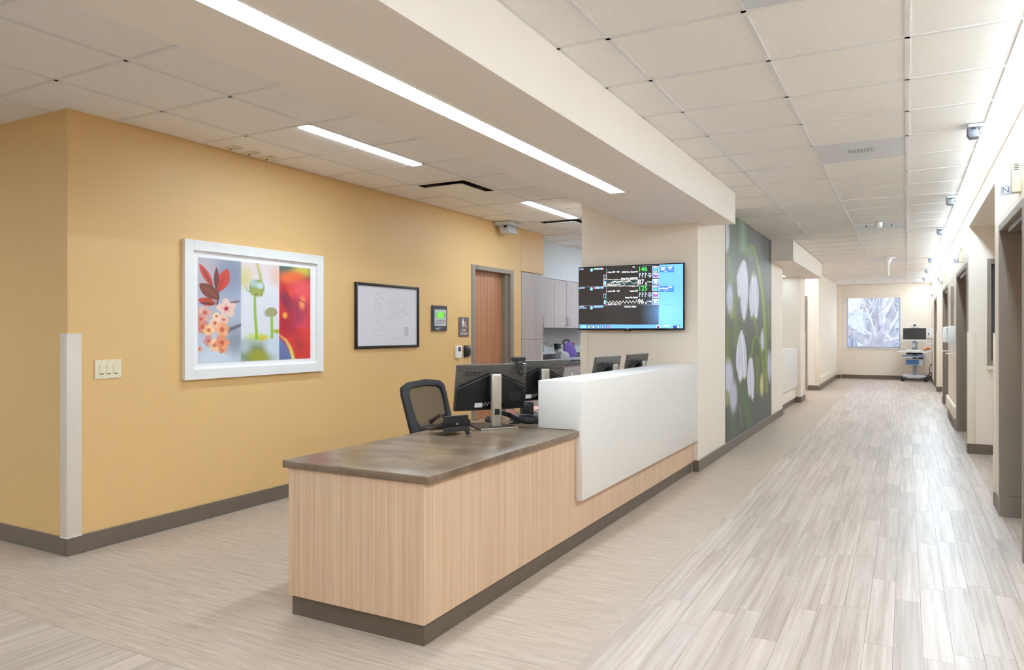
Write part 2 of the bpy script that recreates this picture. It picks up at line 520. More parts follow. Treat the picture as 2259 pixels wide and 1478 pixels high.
base('baseboard_right', 'brown rubber baseboard along the doors side of the corridor', [
    (RW - e, RW, 6.56, 6.94), (RW - e, RW, 9.72 - e, 9.86), (RW, 1.25, 9.72 - e, 9.72), (RW - e, RW, 11.85, 14.25), (RW - e, RW, 16.2, 16.59), (RW, 1.25, 19.37 - e, 19.37), (RW - e, RW, 19.37 - e, 19.5), (RW - e, RW, 21.2, 23.58)])
base('baseboard_far', 'brown rubber baseboard below the end window', [(-1.70, .60, FAR - e, FAR)])

# ------------------------------------------------------------------ lights in the ceiling
LENS_S = emit('soffit_lens', LIGHT_COL, L_SOFFIT)
LENS_C = emit('cove_lens', LIGHT_COL, L_COVE)
LENS_T = emit('troffer_lens', LIGHT_COL, L_TROFFER)
LENS_R = emit('rear_fill_lens', LIGHT_COL, 24.0)
LENS_F = emit('far_lens', LIGHT_COL, 6.0)
LENS_B = emit('branch_fill_lens', LIGHT_COL, L_BRANCH_FILL)
LENS_H = emit('hall_fill_lens', LIGHT_COL, 5.0)
def strip(label, x0, x1, y0, y1, z, lens, group, name='linear_light', drop=.0015):
    t = thing(name, label, 'ceiling light', ((x0 + x1) / 2, y0, z), 0, group)
    h = MB().box(x0 - .004, x0, y0, y1, z - .002, z + .004).box(x1, x1 + .004, y0, y1, z - .002, z + .004)
    B(x0, x1, y0, y1, z - drop, z + .0015).build('lens', lens, t, world=True, smooth=False)
    for a, b_ in ((x0 - .005, x0), (x1, x1 + .005)):
        B(a, b_, y0 - .004, y1 + .004, z - .002, z + .002).build('side_rail', WHITE_PL, t, world=True, smooth=False)
    for a, b_ in ((y0 - .004, y0), (y1, y1 + .004)):
        B(x0, x1, a, b_, z - .002, z + .002).build('end_cap', WHITE_PL, t, world=True, smooth=False)
    return t
strip('very long white linear light set in the soffit above the desk', -1.992, -1.88, .9, 5.28, SOF - .0025, LENS_S, 'linear ceiling lights')
strip('short linear ceiling light nearest the framed flower picture', -3.578, -3.482, 3.62, 4.905, CH - .003, LENS_T, 'linear ceiling lights')
strip('short linear ceiling light between the air vent and the pillar', -3.585, -3.49, 6.86, 8.11, CH - .003, LENS_T, 'linear ceiling lights')
strip('linear light under the far short soffit', -2.15, -2.05, 12.95, 14.9, SOF - .0025, LENS_F, 'linear ceiling lights')
strip('linear ceiling light inside the side opening of the far corridor', -2.6, -2.5, 16.2, 18.1, CH - .003, LENS_F, 'linear ceiling lights')
strip('added fill light over the back worktop hidden behind the pillar', -3.45, -3.35, 10.2, 12.4, CH - .003, LENS_R, 'linear ceiling lights')  # unseen strip added to brighten the back cabinets and grey wall
strip('endless glowing cove light along the corridor wall with doors', .487, .535, -2.9, FAR - .35, CH + .004, LENS_C, 'cove lights', 'cove_light', .0145)
for i, (x, y) in enumerate(((-3.6, -1.2), (-6.6, .2), (-6.6, -1.6), (-.4, -.5))):  # invented fill lights, all out of view, brightening the near end of the scene
    strip(['added fill light behind the viewpoint over the station side', 'added unseen fill light in the side corridor by its end', 'added unseen fill light in the side corridor by the back wall', 'added fill light behind the viewpoint in the corridor'][i], x - .15, x + .15, y - .6, y + .6, CH - .003, LENS_B if x < -5 else LENS_H, 'added fill lights out of view')

# ------------------------------------------------------------------ doors
def right_door(n, y0, y1, label):
    t = thing('door_%d' % n, label, 'door', (RW, (y0 + y1) / 2, 0), 0, None, 'structure')
    f = .05
    for a, b_ in ((y0, y0 + f), (y1 - f, y1)):
        j = B(RW - .012, .80, a, b_, 0, 2.172).build('jamb', FRAME, t, .003, 1, world=True)
    B(RW - .012, .80, y0 + f, y1 - f, 2.122, 2.172).build('head', FRAME, t, .003, 1, world=True)
    jg = B(.66, .757, y1 - f - .004, y1 - f, .16, 2.11).build('jamb_guard', FRAME, t, .001, 1, world=True)
    l = B(.758, .80, y0 + f + .004, y1 - f - .004, .008, 2.118).build('leaf', DOOR_WOOD, t, .002, 1, world=True)
    B(.752, .758, y0 + f + .02, y1 - f - .02, .008, .86).build('kick_plate', FRAME, t, world=True)
    h = MB().tube([(.752, y0 + .17, 1.0), (.70, y0 + .17, 1.0), (.70, y0 + .30, 1.0)], .011, 10).build('handle', STEEL, l, world=True)
    B(.64, .752, y0 + .30, y1 - .30, 2.085, 2.12).build('closer_track', STEEL, t, .002, 1, world=True)
    return t
right_door(1, 5.25, 6.56, 'wood door in a deep taupe frame at the photo edge')
right_door(2, 9.86, 11.85, 'recessed door in a taupe frame just past the alcove window')
right_door(3, 14.25, 16.2, 'recessed door in a taupe frame past the hand sanitizers')
right_door(4, 19.5, 21.2, 'recessed door in a taupe frame beside the computer cart')

t = thing('door_5', 'brown wood staff locker room door in a taupe frame', 'door', (YW, 7.9, 0), 0, None, 'structure')
for a, b_ in ((7.376, 7.449), (8.331, 8.418)):
    B(YW - .14, YW + .012, a, b_, 0, 2.172).build('jamb', FRAME, t, .002, 1, world=True)
B(YW - .14, YW + .012, 7.449, 8.331, 2.12, 2.172).build('head', FRAME, t, .002, 1, world=True)
B(YW - .14, YW - .03, 8.26, 8.331, 0, 2.12).build('stop', FRAME, t, .002, 1, world=True)
l = B(YW - .135, YW - .09, 7.45, 8.26, .008, 2.119).build('leaf', DOOR_WOOD, t, world=True)
MB().tube([(YW - .09, 7.53, .92), (YW - .035, 7.53, .92), (YW - .035, 7.65, .92)], .01, 10).build('handle', STEEL, l, world=True)
B(YW + .012, YW + .0135, 7.47, 7.525, 2.136, 2.158).build('room_tag', DARK_MARK, t, world=True)
text('1028', t, (YW + .0137, 7.4975, 2.147), (R(90), 0, R(90)), .018, WHITE_MARK)
t = thing('door_6', 'taupe door frame inside the far side opening of the corridor', 'door', (-2.5, 18.42, 0), 0, None, 'structure')
B(-2.13, -2.05, 18.38, 18.52, 0, 2.21).build('jamb', FRAME, t, .002, 1, world=True)
B(-3.05, -2.97, 18.38, 18.52, 0, 2.21).build('jamb', FRAME, t, .002, 1, world=True)
B(-2.97, -2.13, 18.38, 18.52, 2.14, 2.21).build('head', FRAME, t, .002, 1, world=True)
B(-2.97, -2.13, 18.46, 18.50, .01, 2.14).build('leaf', DOOR_WOOD, t, world=True)

# ------------------------------------------------------------------ end window
t = thing('window_1', 'square end window with a sheer roller shade and bare trees outside', 'window', (-.85, FAR, .9), 0, None, 'structure')
x0, x1, z0, z1 = -1.544, -.154, .895, 2.40
for nm, b_ in (('frame_side', (x0, x0 + .035, FAR + .02, FAR + .12, z0, z1)), ('frame_side', (x1 - .035, x1, FAR + .02, FAR + .12, z0, z1)),
               ('frame_rail', (x0 + .035, x1 - .035, FAR + .02, FAR + .12, z0, z0 + .035)), ('frame_rail', (x0 + .035, x1 - .035, FAR + .02, FAR + .12, z1 - .035, z1))):
    B(*b_).build(nm, WIN_FRAME, t, .002, 1, world=True)
B(x0 + .035, x1 - .035, FAR + .07, FAR + .076, z0 + .035, z1 - .035).build('pane', GLASS, t, world=True, smooth=False)
B(x0 - .01, x1 + .01, FAR - .03, FAR + .02, z0 - .02, z0).build('sill', WHITE_PL, t, .003, 1, world=True)
t = thing('roller_shade', 'white roller shade with a box valance over the end window', 'shade', (-.85, FAR, 2.34))
B(x0 + .0, x1 - .0, FAR - .05, FAR - .002, 2.345, 2.45).build('valance', CREAM_TRIM, t, .004, 1, world=True)
B(x0 + .012, x1 - .012, FAR + .008, FAR + .009, .945, 2.345).build('fabric', SHADE, t, world=True, smooth=False)
B(x0 + .012, x1 - .012, FAR + .003, FAR + .014, .918, .945).build('hem_bar', LIGHT_GREY, t, .002, 1, world=True)

# alcove window
def alcove_window(n, y, label):
    t = thing('window_%d' % n, label, 'window', (1.0, y, 1.0), 0, None, 'structure')
    for nm, b_ in (('frame_side', (.795, .835, y - .015, y + .10, 1.0, 2.19)), ('frame_side', (1.155, 1.19, y - .015, y + .10, 1.0, 2.19)),
                   ('frame_rail', (.835, 1.155, y - .015, y + .10, 1.0, 1.05)), ('frame_rail', (.835, 1.155, y - .015, y + .10, 2.13, 2.19)),
                   ('mullion', (.88, .905, y + .02, y + .06, 1.05, 2.13))):
        B(*b_).build(nm, FRAME, t, .003, 1, world=True)
    B(.835, 1.155, y + .06, y + .066, 1.05, 2.13).build('pane', DARK_GLASS, t, world=True, smooth=False)
    B(.795, 1.24, y - .06, y - .0005, .955, .995).build('sill', CREAM_TRIM, t, .003, 1, world=True)
alcove_window(2, 9.72, 'taupe framed observation window in the near alcove')

# ------------------------------------------------------------------ trims: guards and bumper rails
def guard(label, x, y, sx, sy, z0=.114, z1=1.358, w1=.061, w2=.08, mat=GUARD):
    """corner guard on the outer corner (x, y); sx, sy = directions in which the two faces run along the walls"""
    t = thing('corner_guard', label, 'corner guard', (x, y, z0), 0, 'corner guards')
    d = .012
    pts = [(x - sx * d, y - sy * d), (x + sx * w1, y - sy * d), (x + sx * w1, y), (x, y), (x, y + sy * w2), (x - sx * d, y + sy * w2)]
    MB().prism(pts, z0, z1).build('cover', mat, t, .003, 2, world=True)
    for a, b_ in ((z0 - .006, z0), (z1, z1 + .006)):
        q = [(x - sx * .014, y - sy * .014), (x + sx * (w1 + .002), y - sy * .014), (x + sx * (w1 + .002), y), (x, y), (x, y + sy * (w2 + .002)), (x - sx * .014, y + sy * (w2 + .002))]
        MB().prism(q, a, b_).build('end_cap', WHITE_PL, t, .001, 1, world=True)
    return t
guard('pale grey corner guard on the yellow wall corner', YW, 2.648, -1, 1, w1=.06, w2=.08)
guard('beige corner guard on the pillar edge below the wall monitor', -3.03, 7.17, 1, 1, z1=1.35, w1=.07, w2=.07, mat=CREAM_TRIM)
guard('cream corner guard beside the wood door at the photo edge', RW, 6.94, 1, -1, z0=.12, mat=CREAM_TRIM, w1=.06, w2=.07)
guard('cream corner guard beside the alcove window', RW, 9.72, 1, 1, z0=.118, mat=CREAM_TRIM, w1=.065, w2=.07)
guard('cream corner guard in front of the computer cart door', RW, 19.37, 1, 1, z0=.118, mat=CREAM_TRIM, w1=.065, w2=.065)
guard('cream corner guard at the corridor side opening past the soffit', LW, 15.75, -1, -1, z0=.118, mat=CREAM_TRIM, w1=.07, w2=.07)
guard('cream corner guard on the far corner by the taupe door frame', LW, 18.4, -1, 1, z0=.118, mat=CREAM_TRIM, w1=.08, w2=.02)
def bumper(label, xa, xb, y0, y1):
    t = thing('bumper_rail', label, 'bumper rail', ((xa + xb) / 2, y0, .15), 0, 'wall bumper rails')
    B(xa, xb, y0 + .03, y1 - .03, .15, .32).build('rail_cover', CREAM_TRIM, t, .012, 3, world=True)
    for a, b_ in ((y0, y0 + .03), (y1 - .03, y1)):
        B(xa, xb, a, b_, .148, .322).build('end_cap', CREAM_TRIM, t, .012, 3, world=True)
bumper('cream wall bumper rail on the desk side near the end window', LW, LW + .04, 18.5, 23.35)
bumper('cream wall bumper rail below the hand sanitizers', RW - .04, RW, 11.95, 14.2)

# ------------------------------------------------------------------ flat prints painted by code
def painted_panel(name, org, du, dv, nx, ny, fn, mat, parent):
    """a flat print: grid of vertices org + u*du + v*dv with a colour each; fn(u, v) -> (n,3) sRGB 0..255, v up"""
    u, v = np.meshgrid(np.linspace(0, 1, nx), np.linspace(0, 1, ny))
    u, v = u.ravel(), v.ravel()
    P = np.outer(np.ones(len(u)), org) + np.outer(u, du) + np.outer(v, dv)
    i = np.arange((nx - 1) * (ny - 1)); r = i // (nx - 1); c = i % (nx - 1)
    a = r * nx + c
    F = np.stack([a, a + 1, a + nx + 1, a + nx], 1)
    me = bpy.data.meshes.new(name)
    me.from_pydata(P.tolist(), [], F.tolist())
    col = np.clip(fn(u, v), 0, 255) / 255.0
    col = np.where(col <= .04045, col / 12.92, ((col + .055) / 1.055) ** 2.4)
    at = me.color_attributes.new('Col', 'FLOAT_COLOR', 'POINT')
    at.data.foreach_set('color', np.concatenate([col, np.ones((len(col), 1))], 1).astype(np.float32).ravel())
    me.materials.append(mat)
    o = bpy.data.objects.new(name, me); COL.objects.link(o)
    if parent is not None:
        o.parent = parent
        me.transform(parent_matrix(parent).inverted())
    return o
def homography(src, dst):
    A = []
    for (x, y), (X, Y) in zip(src, dst):
        A += [[x, y, 1, 0, 0, 0, -X * x, -X * y, -X], [0, 0, 0, x, y, 1, -Y * x, -Y * y, -Y]]
    h = np.linalg.svd(np.array(A, float))[2][-1].reshape(3, 3)
    return h
def happly(h, x, y):
    w = h[2, 0] * x + h[2, 1] * y + h[2, 2]
    return (h[0, 0] * x + h[0, 1] * y + h[0, 2]) / w, (h[1, 0] * x + h[1, 1] * y + h[1, 2]) / w
class Paint:
    def __init__(s, x, y, c):
        s.x, s.y = x, y
        s.c = np.tile(np.array(c, float), (len(x), 1))
    def mix(s, m, c):
        m = np.clip(m, 0, 1)[:, None]
        s.c = s.c * (1 - m) + np.array(c, float) * m
    def ell(s, cx, cy, rx, ry, c, ang=0, soft=.15, a=1):
        ca, sa = math.cos(R(ang)), math.sin(R(ang))
        X = ((s.x - cx) * ca + (s.y - cy) * sa) / rx; Y = (-(s.x - cx) * sa + (s.y - cy) * ca) / ry
        s.mix(a * np.clip((1 - np.sqrt(X * X + Y * Y)) / soft + .5, 0, 1), c)
    def cap(s, pts, r0, r1, c, soft=3, a=1):
        n = len(pts) - 1
        d = np.full(len(s.x), 1e9)
        for i in range(n):
            (ax, ay), (bx, by) = pts[i], pts[i + 1]
            t = np.clip(((s.x - ax) * (bx - ax) + (s.y - ay) * (by - ay)) / ((bx - ax) ** 2 + (by - ay) ** 2 + 1e-9), 0, 1)
            rr = r0 + (r1 - r0) * (i + t) / n
            d = np.minimum(d, np.hypot(s.x - ax - t * (bx - ax), s.y - ay - t * (by - ay)) - rr)
        s.mix(a * np.clip(.5 - d / soft, 0, 1), c)
    def leaf(s, x0, y0, x1, y1, w, c, soft=4, a=1, p=.8):
        L = math.hypot(x1 - x0, y1 - y0); ux, uy = (x1 - x0) / L, (y1 - y0) / L
        t = ((s.x - x0) * ux + (s.y - y0) * uy) / L
        q = np.abs(-(s.x - x0) * uy + (s.y - y0) * ux)
        hw = w * np.sin(np.pi * np.clip(t, 0, 1)) ** p
        s.mix(a * np.clip(.5 + (hw - q) / soft, 0, 1) * ((t > 0) & (t < 1)), c)
    def rect(s, x0, y0, x1, y1, c, soft=2, a=1):
        d = np.minimum(np.minimum(s.x - x0, x1 - s.x), np.minimum(s.y - y0, y1 - s.y))
        s.mix(a * np.clip(.5 + d / soft, 0, 1), c)

# ---- framed flower triptych
def art_fn(u, v):
    h = homography([(0, 1), (1, 1), (1, 0), (0, 0)], [(92, 58), (1545, 200), (1547, 1355), (92, 1415)])
    x, y = happly(h, u, v)
    k = Paint(x, y, (172, 180, 198))
    k.ell(480, 250, 260, 260, (138, 144, 164), soft=1.2); k.ell(200, 300, 130, 300, (196, 176, 178), soft=1.4, a=.8)
    k.ell(350, 1400, 400, 330, (206, 214, 226), soft=1.1); k.ell(560, 1120, 130, 160, (134, 140, 152), soft=1.3, a=.8)
    k.cap([(660, 915), (560, 960), (470, 990)], 16, 26, (96, 88, 98), 22, .85)
    k.cap([(620, 620), (520, 640)], 8, 14, (120, 76, 70), 6)
    k.leaf(90, 600, 320, 655, 52, (190, 70, 46), 6); k.leaf(110, 640, 310, 660, 16, (120, 50, 44), 8)
    k.leaf(108, 140, 285, 440, 46, (206, 74, 58)); k.leaf(130, 180, 285, 440, 16, (140, 58, 56), 10)
    k.leaf(475, 205, 350, 505, 78, (206, 66, 50)); k.leaf(440, 260, 352, 500, 20, (170, 52, 46), 18, .7)
    k.leaf(330, 185, 326, 480, 34, (112, 58, 58))
    k.leaf(112, 400, 362, 590, 78, (124, 66, 52), 5, 1, .6); k.leaf(150, 430, 352, 580, 18, (156, 78, 56), 14, .8)
    k.cap([(345, 480), (350, 560), (335, 690)], 12, 12, (110, 62, 60), 5); k.cap([(300, 600), (335, 690)], 8, 8, (150, 130, 140), 5)
    pr = random.Random(7)
    for cx, cy, r, c in ((180, 770, 95, (232, 182, 170)), (130, 850, 80, (226, 160, 150)), (330, 815, 55, (250, 218, 186)), (310, 900, 75, (240, 196, 168)),
                         (150, 950, 85, (214, 130, 112)), (420, 850, 75, (236, 190, 170)), (230, 990, 75, (246, 196, 140)), (400, 985, 95, (240, 166, 120)),
                         (230, 1130, 75, (214, 150, 150)), (310, 1180, 85, (246, 196, 150)), (400, 1150, 95, (240, 158, 120)), (405, 1245, 50, (236, 150, 110)), (110, 1230, 40, (226, 170, 150))):
        for q in range(6):
            a = q * 60 + pr.uniform(-15, 15)
            j = pr.uniform(-14, 14)
            k.ell(cx + .5 * r * math.cos(R(a)), cy + .5 * r * math.sin(R(a)), .52 * r, .42 * r, (c[0] + j, c[1] + j, c[2] + j), a, .35)
        k.ell(cx, cy, .30 * r, .30 * r, (204, 84, 62), soft=.9, a=.9)
    for a in (-95, -20, 45, 110, 190):
        k.ell(455 + 66 * math.cos(R(a)), 715 + 66 * math.sin(R(a)), 68, 50, (234, 200, 184), a, .2)
        k.cap([(455, 715), (455 + 60 * math.cos(R(a)), 715 + 60 * math.sin(R(a)))], 9, 2, (212, 96, 100), 14, .8)
    k.ell(455, 715, 26, 26, (180, 44, 60), soft=.6)
    m = np.clip((k.x - 645) / 14 + .5, 0, 1)
    g = Paint(x, y, (222, 222, 227))
    g.ell(900, 160, 380, 200, (226, 208, 206), soft=1.1); g.ell(690, 320, 90, 120, (212, 200, 140), soft=1.2); g.ell(1120, 290, 90, 120, (228, 190, 176), soft=1.2)
    g.cap([(850, 130), (880, 240), (905, 360)], 18, 22, (192, 186, 132), 14)
    g.cap([(705, 430), (725, 485), (775, 505)], 5, 7, (150, 158, 140), 5)
    g.ell(850, 450, 100, 108, (148, 158, 88), 20, .12); g.ell(810, 390, 52, 50, (176, 192, 188), soft=.7); g.ell(890, 420, 48, 42, (196, 210, 216), soft=.7)
    g.ell(850, 510, 80, 50, (170, 170, 80), soft=.8, a=.7); g.cap([(822, 548), (850, 525)], 5, 5, (70, 60, 50), 5); g.cap([(905, 555), (918, 520)], 5, 4, (100, 80, 60), 5)
    g.cap([(940, 735), (950, 790), (985, 815)], 5, 6, (160, 160, 130), 5)
    g.ell(1037, 760, 76, 62, (158, 152, 106), 0, .15)
    for d in (-45, -15, 15, 45): g.cap([(1037 + d, 715), (1037 + d * .7, 805)], 4, 3, (196, 190, 150), 6, .8)
    g.ell(900, 1110, 290, 100, (214, 222, 222), soft=.5); g.ell(850, 1080, 130, 45, (206, 212, 120), soft=.9); g.ell(930, 1090, 80, 30, (220, 196, 60), soft=.9)
    g.ell(800, 1290, 260, 150, (130, 146, 120), soft=.9); g.ell(870, 1330, 130, 90, (160, 158, 50), soft=.9); g.ell(1080, 1190, 120, 140, (206, 216, 228), soft=.8); g.ell(690, 1200, 80, 90, (178, 190, 192), soft=1)
    g.cap([(822, 560), (828, 800), (850, 1095)], 15, 19, (150, 186, 62), 5); g.cap([(1043, 820), (1046, 1085)], 16, 18, (152, 188, 70), 5)
    g.ell(1110, 1005, 50, 26, (170, 178, 60), soft=.8)
    k.c = k.c * (1 - m[:, None]) + g.c * m[:, None]
    g = Paint(x, y, (216, 52, 46))
    g.ell(1350, 200, 300, 150, (92, 104, 92), soft=.8); g.ell(1430, 240, 130, 70, (206, 196, 70), soft=1); g.ell(1300, 310, 170, 80, (238, 108, 52), soft=.9)
    g.ell(1450, 480, 150, 130, (240, 78, 66), soft=1); g.ell(1240, 640, 60, 170, (130, 42, 76), -25, .8, .8); g.ell(1260, 900, 110, 170, (182, 36, 54), soft=.6)
    g.ell(1400, 760, 70, 200, (176, 34, 40), -12, .7, .8); g.ell(1440, 640, 40, 80, (246, 150, 60), soft=.9); g.ell(1215, 800, 32, 40, (250, 170, 70), soft=.9)
    g.cap([(1180, 400), (1260, 560), (1370, 700), (1400, 900)], 10, 14, (140, 30, 50), 24, .6); g.cap([(1400, 600), (1480, 640), (1500, 800)], 8, 8, (150, 24, 36), 16, .7)
    g.ell(1400, 1120, 60, 160, (176, 40, 50), -6, .7, .7); g.ell(1500, 1000, 120, 140, (228, 60, 44), soft=.9, a=.7)
    g.cap([(1120, 1040), (1230, 1120), (1290, 1230), (1330, 1400)], 6, 30, (228, 204, 110), 24)
    d = (y - 1060) - (x - 1140) * 1.25 * np.clip((x - 1100) / 160, .5, 1.4)
    g.mix(np.clip(d / 30 - .6, 0, 1) * (x < 1300), (106, 118, 166))
    m = np.clip((x - 1140) / 4 + .5, 0, 1)
    k.c = k.c * (1 - m[:, None]) + g.c * m[:, None]
    return k.c
PRINT = painted('glossy_print', 0.3, coat=0.6)
t = thing('framed_picture', 'large white framed flower triptych on the yellow wall', 'picture', (YW, 4.15, 1.03))
a0, a1, c0, c1 = 3.447, 4.846, 1.03, 2.036
fw = .075
for nm, b_ in (('frame_stile', (a0, a0 + fw, c0, c1)), ('frame_stile', (a1 - fw, a1, c0, c1)), ('frame_rail', (a0 + fw, a1 - fw, c0, c0 + fw)), ('frame_rail', (a0 + fw, a1 - fw, c1 - fw, c1))):
    B(YW + .001, YW + .038, *b_).build(nm, WHITE_PL, t, .002, 1, world=True)
B(YW + .002, YW + .012, a0 + fw, a1 - fw, c0 + fw, c1 - fw).build('mat_board', PAPER, t, world=True)
painted_panel('print', (YW + .0135, 3.575, 1.146), (0, 1.133, 0), (0, 0, .77), 330, 230, art_fn, PRINT, t)

# ---- framed floor plan
def plan_fn(u, v):
    k = Paint(u * 1000, v * 630, (224, 220, 226))
    r = random.Random(3)
    def inked(n, x0, x1, y0, y1, c, L=40):
        for _ in range(n):
            x, y = r.uniform(x0, x1), r.uniform(y0, y1)
            dx, dy = ((r.uniform(8, L), 0) if r.random() < .5 else (0, r.uniform(6, L * .7)))
            k.cap([(x, y), (x + dx, y + dy)], 1.2, 1.2, c, 3, r.uniform(.25, .7))
    inked(110, 270, 400, 190, 530, (170, 160, 166)); inked(170, 470, 850, 300, 520, (160, 156, 162)); inked(30, 520, 800, 340, 470, (96, 94, 92), 18)
    inked(10, 430, 560, 270, 320, (80, 80, 84), 16); inked(14, 290, 390, 530, 560, (206, 140, 146), 30)
    for y, a, b_ in ((560, 600, 680), (170, 250, 400), (165, 540, 700), (110, 220, 450), (90, 560, 760), (75, 560, 720), (290, 440, 560), (275, 450, 540)):
        k.cap([(a, y), (b_, y)], 1.5, 1.5, (180, 172, 180), 3, .6)
    k.rect(775, 185, 830, 196, (110, 140, 190), 4, .8); k.rect(775, 172, 850, 178, (140, 160, 200), 4, .7)
    for i in range(12): k.rect(775, 100 + i * 6, 775 + r.uniform(50, 80), 103 + i * 6, (140, 140, 150), 2, .7)
    return k.c
t = thing('framed_floor_plan', 'black framed floor plan print beside the flower picture', 'picture', (YW, 5.79, 1.21))
a0, a1, c0, c1 = 5.289, 6.293, 1.213, 1.84
fw = .026
for nm, b_ in (('frame_stile', (a0, a0 + fw, c0, c1)), ('frame_stile', (a1 - fw, a1, c0, c1)), ('frame_rail', (a0 + fw, a1 - fw, c0, c0 + fw)), ('frame_rail', (a0 + fw, a1 - fw, c1 - fw, c1))):
    B(YW + .001, YW + .026, *b_).build(nm, BLACK, t, .004, 2, world=True)
painted_panel('plan_print', (YW + .010, a0 + fw, c0 + fw), (0, a1 - a0 - 2 * fw, 0), (0, 0, c1 - c0 - 2 * fw), 250, 160, plan_fn, painted('plan_paper', .25, coat=.5), t)

# ---- annunciator panel
t = thing('alarm_panel', 'slate alarm panel with a green display on the yellow wall', 'control panel', (YW, 6.68, 1.383))
B(YW + .001, YW + .022, 6.543, 6.826, 1.383, 1.66).build('back_box', SLATE, t, .003, 1, world=True)
B(YW + .022, YW + .027, 6.572, 6.798, 1.438, 1.617).build('face_plate', LIGHT_GREY, t, .001, 1, world=True)
B(YW + .027, YW + .029, 6.615, 6.745, 1.522, 1.592).build('display', glow('green_lcd', (104, 176, 70), .7), t, .0, world=True)
for r_ in range(2):
    for i in range(5):
        y = 6.596 + i * .042
        z = 1.486 - r_ * .024
        B(YW + .027, YW + .031, y, y + .018, z, z + .012).build('button', RED if r_ == 0 and i else MID_GREY, t, .001, 1, world=True)
for s in range(3):
    for y in (6.592, 6.757):
        B(YW + .027, YW + .030, y, y + .012, 1.53 + s * .018, 1.537 + s * .018).build('side_button', DARK_MARK, t, world=True)
MB().prism([(6.60, 1.403), (6.617, 1.421), (6.634, 1.403), (6.617, 1.40)], YW + .022, YW + .0235, 'x').build('emblem', IVORY, t, world=True)
for i in range(3):
    B(YW + .022, YW + .0235, 6.642, 6.70 - i * .012, 1.416 - i * .009, 1.42 - i * .009).build('printed_line', LIGHT_GREY, t, world=True)

# ---- staff sign
t = thing('room_sign', 'mauve staff lockers sign with white figures beside the door', 'sign', (YW, 7.196, 1.315))
MB().prism(rrect(7.088, 7.305, 1.315, 1.542, .012), YW + .001, YW + .008, 'x').build('plate', SIGN_BROWN, t, .001, 1, world=True)
xs = YW + .008
def fig(nm, pts): return MB().prism(pts, xs, xs + .0012, 'x').build(nm, WHITE_MARK, t, world=True, smooth=False)
fig('figure_head', disc(7.176, 1.519, .0095))
fig('figure_body', [(7.163, 1.508), (7.189, 1.508), (7.198, 1.468), (7.190, 1.464), (7.188, 1.458), (7.186, 1.428), (7.178, 1.428), (7.176, 1.452), (7.174, 1.428), (7.166, 1.428), (7.164, 1.458), (7.162, 1.464), (7.154, 1.468)])
fig('wheelchair_head', disc(7.221, 1.486, .0075))
fig('wheelchair_rider', [(7.217, 1.478), (7.226, 1.478), (7.227, 1.462), (7.243, 1.46), (7.254, 1.434), (7.261, 1.434), (7.26, 1.428), (7.25, 1.428), (7.238, 1.453), (7.218, 1.455)])
ring = MB()
for i in range(14):
    a, b_ = R(110 + i * 20), R(110 + (i + 1) * 20)
    ring.prism([(7.226 + r_ * math.cos(q), 1.447 + r_ * math.sin(q)) for r_, q in ((.017, a), (.017, b_), (.022, b_), (.022, a))], xs, xs + .0012, 'x')
bmw = ring.build('wheel_ring', WHITE_MARK, t, world=True, smooth=False)
text('STAFF', t, (xs + .0005, 7.196, 1.390), (R(90), 0, R(90)), .040, WHITE_MARK, sx=.95)
text('LOCKERS', t, (xs + .0005, 7.196, 1.350), (R(90), 0, R(90)), .040, WHITE_MARK, sx=.95)

t = thing('time_clock', 'white wall reader with a small grey screen near the staff sign', 'card reader', (YW, 7.06, 1.075))
MB().prism(rrect(7.005, 7.118, 1.075, 1.215, .012), YW + .001, YW + .03, 'x').build('body', WHITE_PL, t, .005, 2, world=True)
B(YW + .03, YW + .0315, 7.04, 7.095, 1.148, 1.2).build('screen', SLATE, t, world=True)
for i in range(3):
    B(YW + .03, YW + .0315, 7.044 + i * .018, 7.054 + i * .018, 1.115, 1.122).build('key', LIGHT_GREY, t, world=True)
t = thing('badge_reader', 'black badge reader with a red light beside the staff door', 'card reader', (YW, 7.26, 1.08))
MB().prism([(YW + .001, 1.08), (YW + .018, 1.08), (YW + .03, 1.11), (YW + .032, 1.16), (YW + .024, 1.2), (YW + .012, 1.215), (YW + .001, 1.215)], 7.2, 7.315, 'y').build('body', BLACK, t, .003, 2, world=True)
B(YW + .012, YW + .022, 7.22, 7.295, 1.2065, 1.2145).build('status_light', RED, t, world=True)
B(YW + .019, YW + .0215, 7.275, 7.295, 1.087, 1.094).build('mark', WHITE_MARK, t, world=True)

t = thing('light_switch', 'ivory three gang light switch plate on the yellow wall', 'light switch', (YW, 2.905, 1.074))
MB().prism(rrect(2.815, 2.994, 1.074, 1.196, .006), YW + .001, YW + .007, 'x').build('plate', IVORY, t, .002, 1, world=True)
for i in range(3):
    y = 2.858 + i * .047
    s = B(YW + .007, YW + .011, y - .015, y + .015, 1.102, 1.168).build('rocker', IVORY, t, .002, 1, world=True)
    B(YW + .011, YW + .0125, y - .013, y + .013, 1.136, 1.166).build('upper_paddle', IVORY, s, .001, 1, world=True)
    B(YW + .011, YW + .0118, y - .011, y + .011, 1.104, 1.109).build('slider_slot', BLACK, s, world=True)
    for z in (1.083, 1.187):
        MB().cyl((YW + .007, y, z), (YW + .008, y, z), .0025, n=8).build('screw', STEEL, t, world=True)

